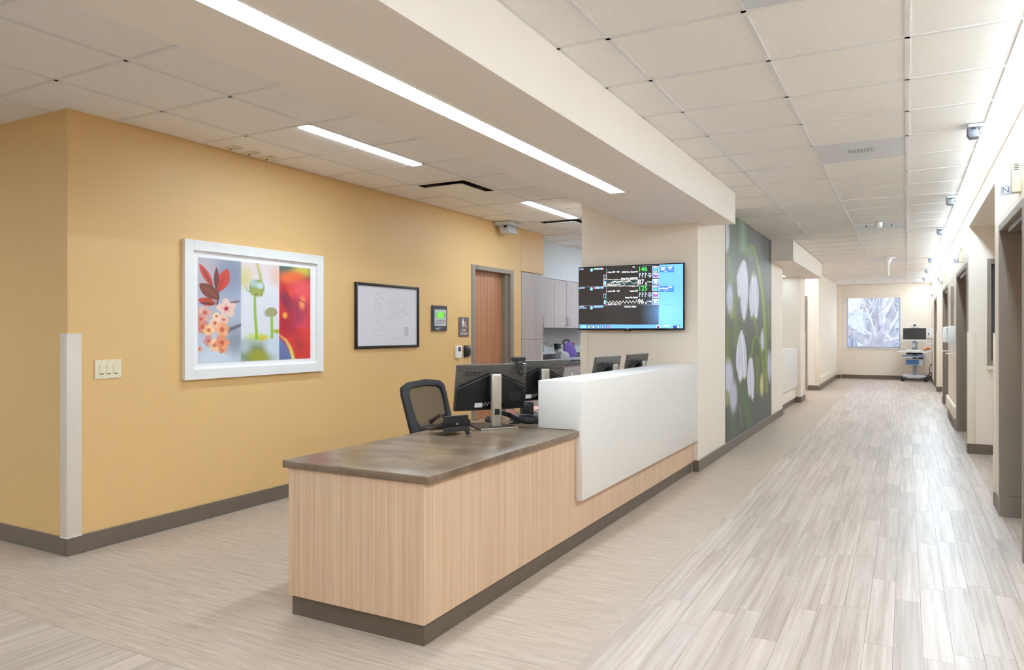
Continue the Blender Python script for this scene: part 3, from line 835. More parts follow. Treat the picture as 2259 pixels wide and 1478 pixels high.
# ------------------------------------------------------------------ flower mural
def px(X, Y, Z):
    c_, s_ = math.cos(YAW), math.sin(YAW)
    a, b_ = X * c_ + Y * s_, -X * s_ + Y * c_
    return 1129.5 + FPX * a / b_, HORIZON - FPX * (Z - CAM_H) / b_
def mural_fn(u, v):
    cr = [px(-1.795, 8.405 + 3.173 * a, .113 + 2.629 * b_) for a, b_ in ((0, 1), (1, 1), (1, 0), (0, 0))]
    cr = [((p - 1580) * 2.842, (q - 480) * 2.842) for p, q in cr]
    h = homography([(0, 1), (1, 1), (1, 0), (0, 0)], cr)
    x, y = happly(h, u, v)
    k = Paint(x, y, (92, 97, 88))
    for cx, cy, rx, ry, c in ((290, 200, 110, 200, (104, 102, 96)), (330, 180, 50, 120, (70, 72, 78)), (100, 100, 90, 160, (96, 108, 90)), (90, 700, 70, 260, (100, 114, 84)), (260, 900, 110, 220, (84, 92, 76)),
                              (250, 1250, 150, 180, (78, 78, 80)), (120, 1330, 110, 150, (76, 84, 74)), (200, 620, 120, 160, (96, 100, 92))):
        k.ell(cx, cy, rx, ry, c, soft=1.2)
    # blurred grass and blossoms
    for pts, r0, r1, c, sf in (([(165, 20), (172, 200)], 16, 22, (146, 168, 140), 30), ([(75, 250), (110, 520), (130, 800)], 14, 18, (112, 132, 84), 26), ([(60, 720), (70, 900)], 18, 14, (120, 132, 60), 26),
                               ([(215, 200), (220, 260)], 18, 18, (128, 136, 118), 26), ([(160, 1050), (190, 1200), (215, 1320)], 22, 16, (84, 108, 72), 22), ([(330, 560), (338, 760)], 5, 5, (128, 144, 74), 10),
                               ([(320, 140), (326, 700)], 5, 8, (112, 118, 92), 14), ([(100, 1150), (110, 1380)], 14, 10, (94, 112, 74), 22), ([(145, 1170), (165, 1320)], 4, 3, (126, 130, 110), 8),
                               ([(255, 880), (262, 1100)], 12, 10, (118, 132, 74), 22), ([(75, 950), (90, 1180)], 10, 10, (110, 128, 78), 20), ([(95, 560), (100, 620)], 12, 12, (164, 164, 60), 22)):
        k.cap(pts, r0, r1, c, sf, .85)
    for cx, cy, rx, ry, c, ang in ((66, 120, 17, 95, (206, 206, 218), 0), (85, 510, 20, 95, (186, 186, 204), 0), (76, 1000, 30, 110, (204, 202, 220), 0), (108, 1120, 24, 100, (190, 188, 206), 0),
                                   (290, 770, 13, 70, (206, 204, 220), 0), (333, 930, 15, 95, (190, 186, 206), 0), (286, 1050, 12, 72, (206, 196, 140), 0), (65, 1130, 14, 50, (150, 160, 90), 0)):
        k.ell(cx, cy, rx, ry, c, ang, .55)
    # sharp stems
    gr, gl = (124, 146, 62), (160, 176, 96)
    k.cap([(190, 240), (200, 190), (215, 172), (232, 182), (255, 270), (285, 420), (300, 600), (312, 850), (316, 1090)], 6, 9, gr, 4); k.cap([(262, 300), (290, 500), (306, 760)], 2.5, 3, gl, 4, .7)
    k.cap([(270, 300), (296, 470), (312, 700), (314, 900)], 4, 8, (132, 150, 72), 5, .8)
    k.cap([(198, 562), (210, 560), (228, 600), (258, 720)], 4, 5, gr, 4); k.cap([(222, 860), (235, 770), (252, 735), (268, 760), (285, 850), (300, 1000)], 4.5, 6, gr, 4)
    k.cap([(170, 640), (172, 720)], 4, 4, (96, 112, 66), 5)
    # sharp bells
    W, S1, S2 = (226, 224, 236), (196, 194, 214), (240, 239, 246)
    def bell(pts, wid):
        for (x0, y0, x1, y1), w in zip(pts, wid):
            k.leaf(x0, y0, x1, y1, w, W, 4, 1, .62)
            k.leaf(x0 + 2, y0 + 10, x1 + 2, y1 - 12, w * .38, S2, 8, .8); k.leaf(x0 - w * .5, y0 + 18, x1 - w * .35, y1 - 20, w * .2, S1, 7, .8); k.leaf(x0 + w * .5, y0 + 18, x1 + w * .4, y1 - 20, w * .22, S1, 7, .7)
            k.ell(x1, y1 - 12, 4.5, 8, (150, 160, 70), soft=.6)
    bell([(172, 266, 128, 405), (168, 268, 142, 508), (178, 266, 174, 655)], [12, 22, 25])
    k.leaf(172, 262, 160, 480, 22, W, 5); k.leaf(180, 270, 178, 560, 18, W, 5)
    bell([(236, 332, 216, 590), (238, 330, 250, 645), (232, 332, 222, 638)], [17, 22, 16])
    bell([(158, 706, 132, 970), (162, 706, 150, 1038), (160, 704, 178, 1020)], [18, 26, 22])
    bell([(216, 864, 200, 1055), (214, 864, 208, 1130), (220, 866, 228, 1155)], [13, 16, 15])
    k.ell(238, 348, 10, 20, (104, 116, 62), soft=.6, a=.7); k.ell(216, 872, 6, 12, (120, 134, 70), soft=.6); k.ell(172, 720, 8, 16, (110, 124, 66), soft=.6, a=.7)
    return k.c
t = thing('flower_mural', 'tall photo mural of white bell flowers on the corridor wall', 'mural', (LW, 10.0, .113))
B(LW + .0005, LW + .0042, 8.405, 11.578, .113, CH - .001).build('backing', DARK_MARK, t, world=True, smooth=False)
painted_panel('print', (LW + .005, 8.405, .113), (0, 3.173, 0), (0, 0, 2.629), 190, 300, mural_fn, painted('mural_print', .45), t)

# ------------------------------------------------------------------ reception desk
def desk(label, y0, y1, yp, loc, mats=(LAMINATE, COUNTER, WHITE_SS, TOE)):
    """y0 near end, y1 far end, yp where the raised panel starts"""
    lam, top, ss, toe = mats
    t = thing('reception_desk', label, 'desk', loc)
    B(-2.644, -1.842, y0 + .012, y1, .098, .714).build('cabinet_body', lam, t, .001, 1, world=True)
    B(-2.636, -1.857, y0 + .031, y1 - .01, 0, .0975).build('toe_kick', toe, t, world=True)
    MB().prism([(-2.675, y0), (-1.815, y0), (-1.815, yp - .002), (-2.107, yp - .002), (-2.107, y1), (-2.675, y1)], .7145, .752).build('worktop', top, t, .006, 3, world=True)
    MB().prism([(-1.8415, .309), (-1.796, .309), (-1.796, 1.06), (-2.105, 1.06), (-2.105, .7525), (-1.8415, .7525)], yp, y1, 'y').build('raised_front', ss, t, .003, 2, world=True)
    return t
desk('L-shaped blond wood reception desk with a raised white front', 2.597, 7.157, 4.257, (-2.25, 4.9, 0))
t2 = thing('reception_desk', 'second white fronted desk under the far short soffit', 'desk', (-2.2, 13.9, 0))
B(-2.6, -1.89, 12.76, 15.055, .098, .714).build('cabinet_body', CREAM, t2, world=True)
B(-2.58, -1.90, 12.76, 15.055, 0, .0975).build('toe_kick', TOE, t2, world=True)
B(-2.65, -2.16, 12.76, 15.055, .7145, .752).build('worktop', COUNTER, t2, .005, 2, world=True)
B(-1.889, -1.85, 12.76, 15.055, .315, 1.06).build('front_panel', WHITE_SS, t2, .003, 2, world=True)
B(-2.15, -1.8895, 12.76, 15.055, .7525, 1.06).build('transaction_top', WHITE_SS, t2, .003, 2, world=True)

# ------------------------------------------------------------------ things on the desk
DZ = .752
def monitor(label, x, y, rot, tilt=12, logo=True, group='desk monitors'):
    t = thing('computer_monitor', label, 'monitor', (x, y, DZ), R(rot), group)
    M = Matrix.Translation((0, 0, .262)) @ Matrix.Rotation(R(tilt), 4, 'X') 
    W, H = .25, .153
    b = MB().box(-W, W, -.006, .012, -H, H).xf(M).build('panel', BRUSHED, t, .003, 1)
    B(-W + .006, W - .006, .0121, .0132, -H + .014, H - .006).xf(M).build('screen', GLOSS_BLACK, t)
    MB().prism([(-W + .004, -H + .004), (W - .004, -H + .004), (W - .004, .0), (.055, .082), (.0, .098), (-.055, .082), (-W + .004, .0)], -.026, -.0061, 'y').xf(M).build('back_cover', BLACK, t, .004, 1)
    for a, b_ in (((-W + .02, .018), (-.03, .100)), ((.03, .100), (W - .02, .018))):
        MB().tube([Vector((a[0], -.020, a[1])), Vector((b_[0], -.024, b_[1]))], .0035, 6).xf(M).build('accent_ridge', GLOSS_BLACK, t)
    if logo:
        text('acer', t, M @ Vector((-.135, -.0062, .098)), (R(90) + R(tilt), 0, 0), .062, BLACK, world=False, name='logo', sx=1.1)
    col = MB().box(-.036, .036, -.105, -.072, .006, .352).build('stand_column', SILVER, t, .012, 3)
    for z in (.16, .27):
        MB().cyl((0, -.1055, z), (0, -.1045, z), .003, n=8).build('screw', STEEL, col)
    B(-.036, .036, -.073, -.03, .2, .33).build('hinge_block', BLACK, t, .004, 1)
    B(-.018, .016, -.1065, -.104, .09, .128).build('cable_slot', GLOSS_BLACK, col)
    MB().prism([(-.135, -.14), (.135, -.14), (.11, .08), (-.11, .08)], 0.0, .012, 'z').build('stand_base', BLACK, t, .003, 1)
    B(-.13, .13, -.1435, -.14, .001, .010).build('base_edge', SILVER, t, .001, 1)
    B(-.115, -.06, -.0275, -.026, -.128, -.098).xf(M).build('rating_label', PAPER, t)
    for i in range(4):
        B(-.05 + i * .011, -.045 + i * .011, -.0275, -.026, -.12 + (i % 2) * .012, -.105 + (i % 2) * .01).xf(M).build('label_mark', LIGHT_GREY, t)
    B(-.02, .10, -.0275, -.026, -.135, -.11).xf(M).build('port_bay', GLOSS_BLACK, t)
    B(.13, .22, -.0268, -.026, -.09, -.03).xf(M).build('vent_recess', CHARCOAL, t)
    return t
mon1 = monitor('black desk monitor seen from behind, nearest the desk phone', -2.40, 4.15, 54, 12)
monitor('black desk monitor seen from behind, half hidden by the nearest one', -2.42, 4.88, 66, 12)
monitor('small black monitor rising behind the white desk front below the wall monitor', -2.245, 5.83, 86, 11)
monitor('dark monitor at the pillar end of the white desk front', -2.245, 6.60, 86, 11)

# webcam on the first monitor
Mw = parent_matrix(mon1) @ Matrix.Translation((0, 0, .262)) @ Matrix.Rotation(R(12), 4, 'X')
wp = Mw @ Vector((.185, 0, .153))
t = thing('webcam', 'black webcam clipped on top of the nearest monitor', 'webcam', wp, R(48))
MB().prism(rrect(-.048, .048, .016, .046, .012), -.022, .018, 'y').build('camera_body', BLACK, t, .005, 2)
MB().cyl((0, .018, .031), (0, .024, .031), .011, n=16).build('lens', GLOSS_BLACK, t)
B(-.016, .016, -.035, .022, .001, .016).build('clip_arm', BLACK, t, .003, 1)
MB().box(-.018, .018, -.052, -.036, -.075, .012).build('clip_foot', BLACK, t, .005, 2)
MB().cyl((0, -.053, -.05), (0, -.0515, -.05), .004, n=8).build('screw', STEEL, t)
MB().tube([(-.015, -.05, -.07), (-.03, -.06, -.12), (.02, -.055, -.18), (.0, -.05, -.25)], .0035, 6).build('cable', BLACK, t)

# desk phone
t = thing('desk_phone', 'black desk phone on the brown worktop facing away', 'phone', (-2.475, 3.765, DZ), R(62))
MB().prism([(-.085, .012), (-.085, .03), (.10, .085), (.10, .055)], -.10, .10, 'x').xf(Matrix.Rotation(R(180), 4, 'Z')).build('body', BLACK, t, .005, 2)
MB().prism([(-.092, .0), (-.075, .0), (-.06, .022), (.06, .022), (.075, .0), (.092, .0), (.088, .05), (-.088, .05)], -.105, -.085, 'y').build('stand', CHARCOAL, t, .003, 1)
B(-.095, .095, -.104, -.094, .05, .088).build('rear_panel', GLOSS_BLACK, t, .003, 1)
MB().prism([(-.09, .078), (.09, .078), (.084, .118), (-.084, .118)], -.095, -.085, 'y').build('display_hood', BLACK, t, .002, 1)
hs = MB().tube([(-.072, -.085, .118), (-.072, -.03, .122), (-.072, .06, .085), (-.072, .095, .068)], [.018, .012, .012, .018], 10).build('handset', BLACK, t)
MB().cyl((.0, -.1045, .068), (0, -.108, .068), .006, n=10).build('jack', MID_GREY, t)
MB().tube([(.09, -.09, .03), (.14, -.06, .012), (.2, -.02, .008), (.27, .02, .006)], .0028, 6).build('cord', CHARCOAL, t)

def at(u, v, z):
    c_, s_ = math.cos(YAW), math.sin(YAW)
    a = (u - 1129.5) / FPX
    d = Vector((a * c_ - s_, a * s_ + c_, (HORIZON - v) / FPX))
    k = (z - CAM_H) / d.z
    return (d.x * k, d.y * k, z)
# handset phone, mouse, papers, power block, cables
p = at(1050, 937, DZ)
t = thing('mobile_phone', 'flat black handset lying on the worktop behind the desk phone', 'phone', p, R(35))
MB().prism(rrect(-.078, .078, -.036, .036, .01), 0, .011).build('body', BLACK, t, .003, 2)
MB().prism(rrect(-.066, .066, -.031, .031, .004), .011, .0116).build('screen', GLOSS_BLACK, t)
p = at(1082, 930, DZ)
t = thing('computer_mouse', 'black computer mouse behind the stand of the nearest monitor', 'mouse', p, R(60))
ms = MB()
ms.lathe([(.001, 0), (.03, 0), (.034, .008), (.031, .022), (.022, .033), (.008, .038), (.001, .0385)], n=18)
ms.v = [(a, b_ * 1.75, c_ * (1.08 if b_ < 0 else .95)) for a, b_, c_ in ms.v]
ms.build('shell', BLACK, t)
B(-.004, .004, .022, .042, .03, .037).build('scroll_wheel', CHARCOAL, t, .002, 1)
p = at(1162, 919, DZ)
t = thing('power_supply', 'black rounded power block beside the cable sleeve', 'power supply', p, R(45))
MB().prism(rrect(-.045, .045, -.035, .035, .012), 0, .105).build('body', CHARCOAL, t, .006, 2)
MB().cyl((.0, -.0352, .085), (0, -.037, .085), .004, n=8).build('indicator', LIGHT_GREY, t)
p = at(1126, 917, DZ)
t = thing('paper_stack', 'small folded pink and white note behind the monitor stand', 'paper', p, R(30))
B(-.05, .05, -.03, .03, 0, .004).build('sheet', PAPER, t)
MB().prism([(-.045, .004), (.045, .004), (.03, .05), (-.03, .05)], -.006, -.004, 'y').build('folded_note', PINK_PAPER, t)
p = at(1180, 906, DZ)
t = thing('paper_stack', 'salmon and white papers beside the white desk end', 'paper', (p[0], p[1] + .05, DZ), R(15))
for i, m in enumerate((PAPER, PINK_PAPER, PAPER, PINK_PAPER)):
    B(-.11 + .01 * i, .10 + .006 * i, -.14 + .012 * i, .14, .004 * i, .004 * i + .0035).build('sheet', m, t)
a = at(1107, 908, DZ + .10)
t = thing('cable_sleeve', 'thick black cable sleeve drooping from the monitor stand', 'cable', (a[0], a[1], DZ))
sl = [parent_matrix(mon1) @ Vector((-.002, -.110, .11)), Vector(at(1122, 915, DZ + .07)), Vector(at(1140, 925, DZ + .05)), Vector(at(1160, 929, DZ + .045)), Vector(at(1186, 929, DZ + .04))]
MB().tube(sl, [.013, .016, .018, .018, .017], 12).build('sleeve', RUBBER, t, world=True)
rr_ = random.Random(11)
t = thing('cable_tangle', 'tangle of thin black cables on the worktop beside the white desk end', 'cables', at(1165, 932, DZ))
for i in range(9):
    q = []
    for s in range(5):
        w = at(1128 + s * 14 + rr_.uniform(-5, 5), 933 + rr_.uniform(-7, 5) - (s * 1.5), DZ)
        q.append((w[0], w[1], DZ + .006 + abs(rr_.uniform(0, .035)) * (1 if 0 < s < 4 else .1)))
    MB().tube(q, .0035, 6).build('cable', [BLACK, CHARCOAL, MID_GREY][i % 3], t, world=True)
t = thing('cable_loop', 'thin black cable looping down from the second monitor', 'cable', at(1175, 905, DZ))
MB().tube([at(1168, 900, DZ + .14), at(1170, 908, DZ + .06), at(1178, 910, DZ + .035), at(1190, 901, DZ + .07)], .004, 6).build('cable', BLACK, t, world=True)

# ------------------------------------------------------------------ office chair
def office_chair(label, loc, rot):
    t = thing('office_chair', label, 'chair', loc, R(rot))
    ang = 19
    def bm_(s): return Matrix.Translation((0, -.235, .50)) @ Matrix.Rotation(R(ang), 4, 'X')
    # backrest: ring with rounded corners, slightly curved; local x across, z up
    outer = [(-.218, .0), (.218, .0), (.222, .14), (.226, .30), (.230, .42), (.222, .485), (.17, .515), (0, .527), (-.17, .515), (-.222, .485), (-.230, .42), (-.226, .30), (-.222, .14)]
    inner = [(-.145, .165), (.145, .165), (.162, .20), (.172, .30), (.178, .40), (.165, .452), (.12, .468), (0, .476), (-.12, .468), (-.165, .452), (-.178, .40), (-.172, .30), (-.162, .20)]
    def curve(p, d): return (p[0], d - .5 * p[0] ** 2 * 1.6 + .0, p[1])
    n = len(outer)
    mb = MB()
    for d in (-.018, .018):
        mb.v += [curve(p, d) for p in outer] + [curve(p, d) for p in inner]
    for i in range(n):
        j = (i + 1) % n
        mb.f += [(i, j, n + j, n + i), (2 * n + j, 2 * n + i, 3 * n + i, 3 * n + j), (j, i, 2 * n + i, 2 * n + j), (n + i, n + j, 3 * n + j, 3 * n + i)]
    mb.xf(bm_(0)).build('backrest', CHAIR_FRAME, t, .006, 2)
    mb = MB(); mb.v = [curve(p, 0) for p in inner] + [curve((0, .32), 0)]
    mb.f = [(i, (i + 1) % n, n) for i in range(n)]
    mb.xf(bm_(0)).build('back_mesh', CHAIR_MESH, t)
    for z in (.07, .11):
        MB().tube([(-.07, .03, z), (.06, .03, z), (.085, .03, z + .012)], .006, 8).xf(bm_(0)).build('lumbar_slot', MID_GREY, t)
    MB().prism([(-.03, -.02), (.03, -.02), (.035, .12), (-.035, .12)], -.045, -.02, 'y').xf(bm_(0)).build('back_bracket', BLACK, t, .004, 1)
    MB().tube([(0, -.02, .40), (0, -.2, .40), (0, -.29, .46), (0, -.29, .54)], .022, 10).build('back_arm', BLACK, t)
    MB().prism(rrect(-.245, .245, -.23, .25, .08, 6), .42, .49).build('seat', CHARCOAL, t, .022, 3)
    B(-.11, .11, -.13, .11, .375, .42).build('mechanism', BLACK, t, .01, 2)
    for s in (-1, 1):
        MB().tube([(s * .12, 0, .40), (s * .285, 0, .41), (s * .295, 0, .50), (s * .29, 0, .655)], .016, 8).build('armrest_post', BLACK, t)
        MB().prism(rrect(s * .29 - .042, s * .29 + .042, -.12, .13, .03), .655, .682).build('armrest_pad', CHARCOAL, t, .008, 2)
    MB().cyl((0, 0, .11), (0, 0, .375), .027, .022, 16).build('gas_lift', BLACK, t)
    for i in range(5):
        a = R(72 * i + 54)
        l = MB().tube([(0, 0, .115), (.16 * math.cos(a), .16 * math.sin(a), .105), (.30 * math.cos(a), .30 * math.sin(a), .075)], [.032, .026, .018], 8).build('base_leg', BLACK, t)
        MB().cyl((.30 * math.cos(a) - .02 * math.sin(a), .30 * math.sin(a) + .02 * math.cos(a), .03), (.30 * math.cos(a) + .02 * math.sin(a), .30 * math.sin(a) - .02 * math.cos(a), .03), .03, n=14).build('caster', RUBBER, l)
    return t
office_chair('black mesh back office chair behind the reception desk', (-2.955, 4.66, 0), -103)

# ------------------------------------------------------------------ wall monitor on the pillar
t = thing('wall_monitor', 'large black wall monitor showing patient vital signs', 'monitor', (-2.478, 7.17, 1.392))
TX0, TX1, TZ0, TZ1, TY = -3.036, -1.915, 1.391, 2.052, 7.10
B(-2.9, -2.05, 7.135, 7.169, 1.5, 1.95).build('wall_bracket', BLACK, t, .003, 1, world=True)
B(TX0, TX1, TY, 7.134, TZ0, TZ1).build('cabinet', GLOSS_BLACK, t, .004, 2, world=True)
B(-2.54, -2.46, TY + .002, TY + .02, TZ0 - .008, TZ0).build('sensor_tab', BLACK, t, .002, 1, world=True)
SX0, SX1, SZ0, SZ1 = TX0 + .010, TX1 - .012, TZ0 + .018, TZ1 - .010
H_tv = homography([(160, 190), (2060, 100), (2068, 1295), (185, 1300)], [(0, 1), (1, 1), (1, 0), (0, 0)])
def tv(x, y):
    u, v = happly(H_tv, x, y)
    return SX0 + u * (SX1 - SX0), SZ0 + v * (SZ1 - SZ0)
def tv_fn(u, v):
    x, y = happly(np.linalg.inv(H_tv), u, v)
    k = Paint(x, y, (30, 27, 26))
    bl = (90, 150, 236)
    k.rect(1625, 60, 2100, 1400, bl); k.ell(1750, 1000, 300, 300, (112, 172, 246), soft=1.3, a=.6)
    k.rect(100, 1228, 1640, 1400, (88, 140, 226)); k.rect(1640, 1225, 2100, 1228, (60, 100, 190))
    for yy in (490, 860): k.rect(1640, yy - 2, 2060, yy + 1, (66, 116, 206))
    for y0_ in (165, 530):
        k.rect(1640, y0_ - 12, 1895, y0_ + 95, (44, 84, 160)); k.rect(1650, y0_ - 2, 1884, y0_ + 82, (62, 112, 200))
        k.rect(1715, y0_ + 74, 1770, y0_ + 80, (220, 232, 250))
    gy = (176, 186, 206)
    for y0_, y1_ in ((540, 500), (885, 862)): k.cap([(165, y0_), (1625, y1_)], 2, 2, (140, 146, 166), 3)
    k.cap([(165, 182), (1600, 128)], 2, 2, (90, 96, 110), 3)
    k.cap([(656, 180), (660, 870)], 2.5, 2.5, (70, 170, 176), 3)
    for y0_ in (150, 268, 385, 510, 632, 755):
        k.rect(1496, y0_, 1620, y0_ + 100, (190, 206, 236)); k.rect(1504, y0_ + 8, 1612, y0_ + 92, (66, 104, 172))
    for y0_ in (150, 510): k.rect(1532, y0_ + 45, 1580, y0_ + 80, (60, 200, 110), 6)
    for y0_ in (268, 632): k.cap([(1532, y0_ + 72), (1556, y0_ + 40), (1582, y0_ + 72)], 9, 9, (214, 60, 90), 5)
    for y0_ in (385, 755): k.rect(1530, y0_ + 30, 1590, y0_ + 78, (206, 222, 246), 8, .8)
    # banner, bars and trend boxes
    k.rect(606, 392, 1238, 522, (214, 196, 180)); k.rect(614, 400, 1230, 514, (28, 44, 48))
    k.cap([(672, 480), (720, 468), (735, 455), (790, 462), (820, 430), (866, 470), (880, 450), (940, 436), (985, 490), (1020, 452), (1060, 440), (1095, 420), (1125, 455), (1160, 480), (1180, 478), (1200, 440), (1225, 462)], 2.5, 2.5, (216, 222, 224), 3)
    pts = []
    for i in range(10):
        pts += [(672 + i * 60, 800 - i * 2), (702 + i * 60, 838)]
    k.cap(pts, 3, 3, (224, 222, 214), 3)
    for y0_ in (312, 664):
        k.rect(608, y0_, 656, y0_ + 78, gy); k.rect(614, y0_ + 6, 650, y0_ + 72, (30, 27, 26))
    for y0_ in (425, 785): k.rect(618, y0_, 655, y0_ + 72, (120, 170, 236), 6)
    for cx, cy in ((382, 222), (387, 574), (394, 922)):
        k.ell(cx, cy, 26, 30, (120, 178, 244), soft=.2); k.rect(cx - 15, cy - 3, cx + 15, cy + 4, (30, 60, 120))
    for x0_, y0_, cs in ((422, 186, [(110, 190, 120), (130, 150, 120), (120, 160, 220), (130, 130, 200), (120, 180, 190), (226, 130, 120)]), (430, 538, [(226, 80, 100), (130, 160, 220), (150, 210, 160), (110, 150, 220), (110, 150, 220), (130, 170, 230)]), (432, 888, [(110, 150, 226)] * 6)):
        for i, c in enumerate(cs): k.rect(x0_ + i * 30, y0_ - i * 1.2, x0_ + i * 30 + 28, y0_ + 34 - i * 1.2, c)
    k.ell(668, 270, 9, 14, (226, 60, 60), soft=.3); k.ell(676, 622, 9, 14, (226, 60, 60), soft=.3); k.ell(676, 502, 9, 14, (226, 60, 60), soft=.3); k.ell(682, 862, 9, 14, (226, 60, 60), soft=.3)
    for i, c in enumerate(((120, 196, 250), (190, 180, 90), (206, 222, 240), (140, 220, 190), (130, 160, 236), (236, 120, 140))):
        k.rect(320 + (i - 1) * 88, 1246, 380 + (i - 1) * 88, 1290, (30, 60, 120) if i else c, 8); k.ell(350 + (i - 1) * 88, 1270, 20, 18, c, soft=.4)
    k.ell(1615, 1270, 38, 34, (190, 206, 232), soft=.2); k.ell(1615, 1274, 24, 26, (70, 40, 80), soft=.3)
    k.rect(1885, 1246, 2010, 1298, (30, 60, 120), 4); k.ell(1982, 1272, 20, 22, (232, 226, 150), soft=.3)
    return k.c
painted_panel('screen', (SX0, TY - .0012, SZ0), (SX1 - SX0, 0, 0), (0, 0, SZ1 - SZ0), 400, 230, tv_fn, painted('vitals_screen', .15, emission=.9), t)
E_GREEN, E_WHITE, E_BLUE, E_YEL, E_AMB = glow('glow_green', (70, 236, 90)), glow('glow_white', (236, 240, 246)), glow('glow_blue', (170, 206, 255)), glow('glow_yellow', (240, 216, 110)), glow('glow_warm', (232, 220, 206))
def tvt(s, x, y, hpx, mat, align='CENTER', sx=1.0):
    X, Z = tv(x, y)
    text(s, t, (X, TY - .0018, Z), (R(90), 0, 0), hpx * .00058 / .72, mat, align, .0003, sx, 'screen_text')
for s, x, y, hp, m, al, sx in (('146', 1320, 205, 84, E_GREEN, 'CENTER', .95), ('125', 1326, 565, 84, E_GREEN, 'CENTER', .95), ('???', 1318, 322, 84, E_BLUE, 'CENTER', 1.35), ('???', 1322, 686, 84, E_BLUE, 'CENTER', 1.35),
        ('87', 1292, 446, 84, E_WHITE, 'CENTER', .95), ('96', 1294, 808, 84, E_WHITE, 'CENTER', .95), ('%', 1384, 474, 36, E_WHITE, 'CENTER', 1), ('%', 1388, 834, 36, E_WHITE, 'CENTER', 1),
        ('Low HR < 60', 690, 264, 30, E_WHITE, 'LEFT', .9), ('Low HR < 60', 698, 616, 30, E_WHITE, 'LEFT', .9), ('ECG Proc Suspend', 1228, 250, 30, E_WHITE, 'RIGHT', .9), ('Resp Proc SUSPND', 1230, 370, 30, E_WHITE, 'RIGHT', .9),
        ('Leads Off', 1236, 607, 30, E_WHITE, 'RIGHT', .9), ('Resp No Signal', 1236, 728, 30, E_WHITE, 'RIGHT', .9), ('SpO2 Low 87 Limit<90', 925, 432, 28, E_AMB, 'CENTER', .9), ('SpO2 Trend = 87', 692, 497, 26, E_WHITE, 'LEFT', .9), ('SpO2 Trend = 96', 696, 857, 26, E_WHITE, 'LEFT', .9),
        ('HICXA offline', 1104, 901, 30, E_WHITE, 'CENTER', .9), ('HR', 1154, 165, 22, E_WHITE, 'CENTER', 1), ('HR', 1156, 525, 22, E_WHITE, 'CENTER', 1), ('pt101', 200, 208, 26, E_BLUE, 'CENTER', 1), ('bed102', 212, 556, 26, E_BLUE, 'CENTER', 1), ('bed103', 220, 900, 22, E_BLUE, 'CENTER', 1), ('Not Available', 236, 926, 20, E_BLUE, 'CENTER', 1),
        ('ECG', 1558, 172, 26, E_WHITE, 'CENTER', 1), ('ECG', 1558, 530, 26, E_WHITE, 'CENTER', 1), ('Resp', 1558, 290, 26, E_WHITE, 'CENTER', 1), ('Resp', 1558, 652, 26, E_WHITE, 'CENTER', 1), ('SpO2', 1558, 406, 26, E_WHITE, 'CENTER', 1), ('SpO2', 1560, 776, 26, E_WHITE, 'CENTER', 1),
        ('Rate', 1450, 285, 20, E_WHITE, 'CENTER', 1), ('breaths', 1450, 318, 18, E_WHITE, 'CENTER', 1), ('Off', 1452, 348, 18, E_WHITE, 'CENTER', 1), ('Rate', 1454, 648, 20, E_WHITE, 'CENTER', 1), ('breaths', 1454, 682, 18, E_WHITE, 'CENTER', 1), ('Off', 1454, 710, 18, E_WHITE, 'CENTER', 1), ('97 bpm', 1450, 440, 20, E_WHITE, 'CENTER', 1), ('97 bpm', 1455, 802, 20, E_WHITE, 'CENTER', 1),
        ('NIBP', 1822, 172, 26, E_YEL, 'CENTER', 1), ('RESP', 1696, 180, 26, E_YEL, 'CENTER', 1), ('98/61', 1692, 212, 22, E_YEL, 'CENTER', 1), ('74', 1822, 204, 22, E_YEL, 'CENTER', 1), ('NIBP', 1826, 540, 26, E_YEL, 'CENTER', 1), ('No Reading', 1706, 562, 26, E_YEL, 'CENTER', .9), ('12:02:44', 1764, 1252, 24, E_WHITE, 'CENTER', 1)):
    tvt(s, x, y, hp, m, al, sx)
B(-2.505, -2.485, TY - .0008, TY, TZ0 + .006, TZ0 + .012).build('maker_mark', LIGHT_GREY, t, world=True)

# ------------------------------------------------------------------ back cabinets
t = thing('tall_cabinet', 'tall grey wood cabinet flush in the yellow wall end', 'cabinet', (YW - .3, 8.98, 0))
B(-5.12, YW - .022, 8.662, 9.32, .1, 2.178).build('carcass', CAB, t, world=True)
d = B(YW - .0215, YW - .002, 8.668, 9.315, 1.272, 2.176).build('door', CAB, t, .001, 1, world=True)
d2 = B(YW - .0215, YW - .002, 8.668, 9.315, .104, 1.268).build('door', CAB, t, .001, 1, world=True)
for dd, z in ((d2, 1.09), (d, 1.33)):
    MB().tube([(YW - .002, 9.27, z), (YW + .03, 9.27, z), (YW + .03, 9.27, z + .13), (YW - .002, 9.27, z + .13)], .005, 8).build('handle', STEEL, dd, world=True)
B(-5.1, YW - .06, 8.67, 9.31, 0, .0995).build('toe_kick', TOE, t, world=True)
for i in range(4):
    y0 = 9.345 + i * .93
    lab = ['grey wood wall cabinet next to the tall cabinet', 'grey wood wall cabinet half hidden by the wall monitor', 'grey wood wall cabinet hidden behind the pillar', 'last grey wood wall cabinet behind the pillar'][i]
    if i > 2: break
    t = thing('wall_cabinet', lab, 'cabinet', (-4.95, y0 + .46, 1.433), 0, 'wall cabinets')
    B(-5.129, -4.822, y0, y0 + .925, 1.433, 2.186).build('carcass', CAB, t, world=True)
    for j in range(2):
        dd = B(-4.8215, -4.802, y0 + .003 + j * .4625, y0 + .459 + j * .4625, 1.435, 2.184).build('door', CAB, t, .001, 1, world=True)
        yh = y0 + .43 if j == 0 else y0 + .495
        MB().tube([(-4.802, yh, 1.47), (-4.772, yh, 1.47), (-4.772, yh, 1.60), (-4.802, yh, 1.60)], .005, 8).build('handle', STEEL, dd, world=True)
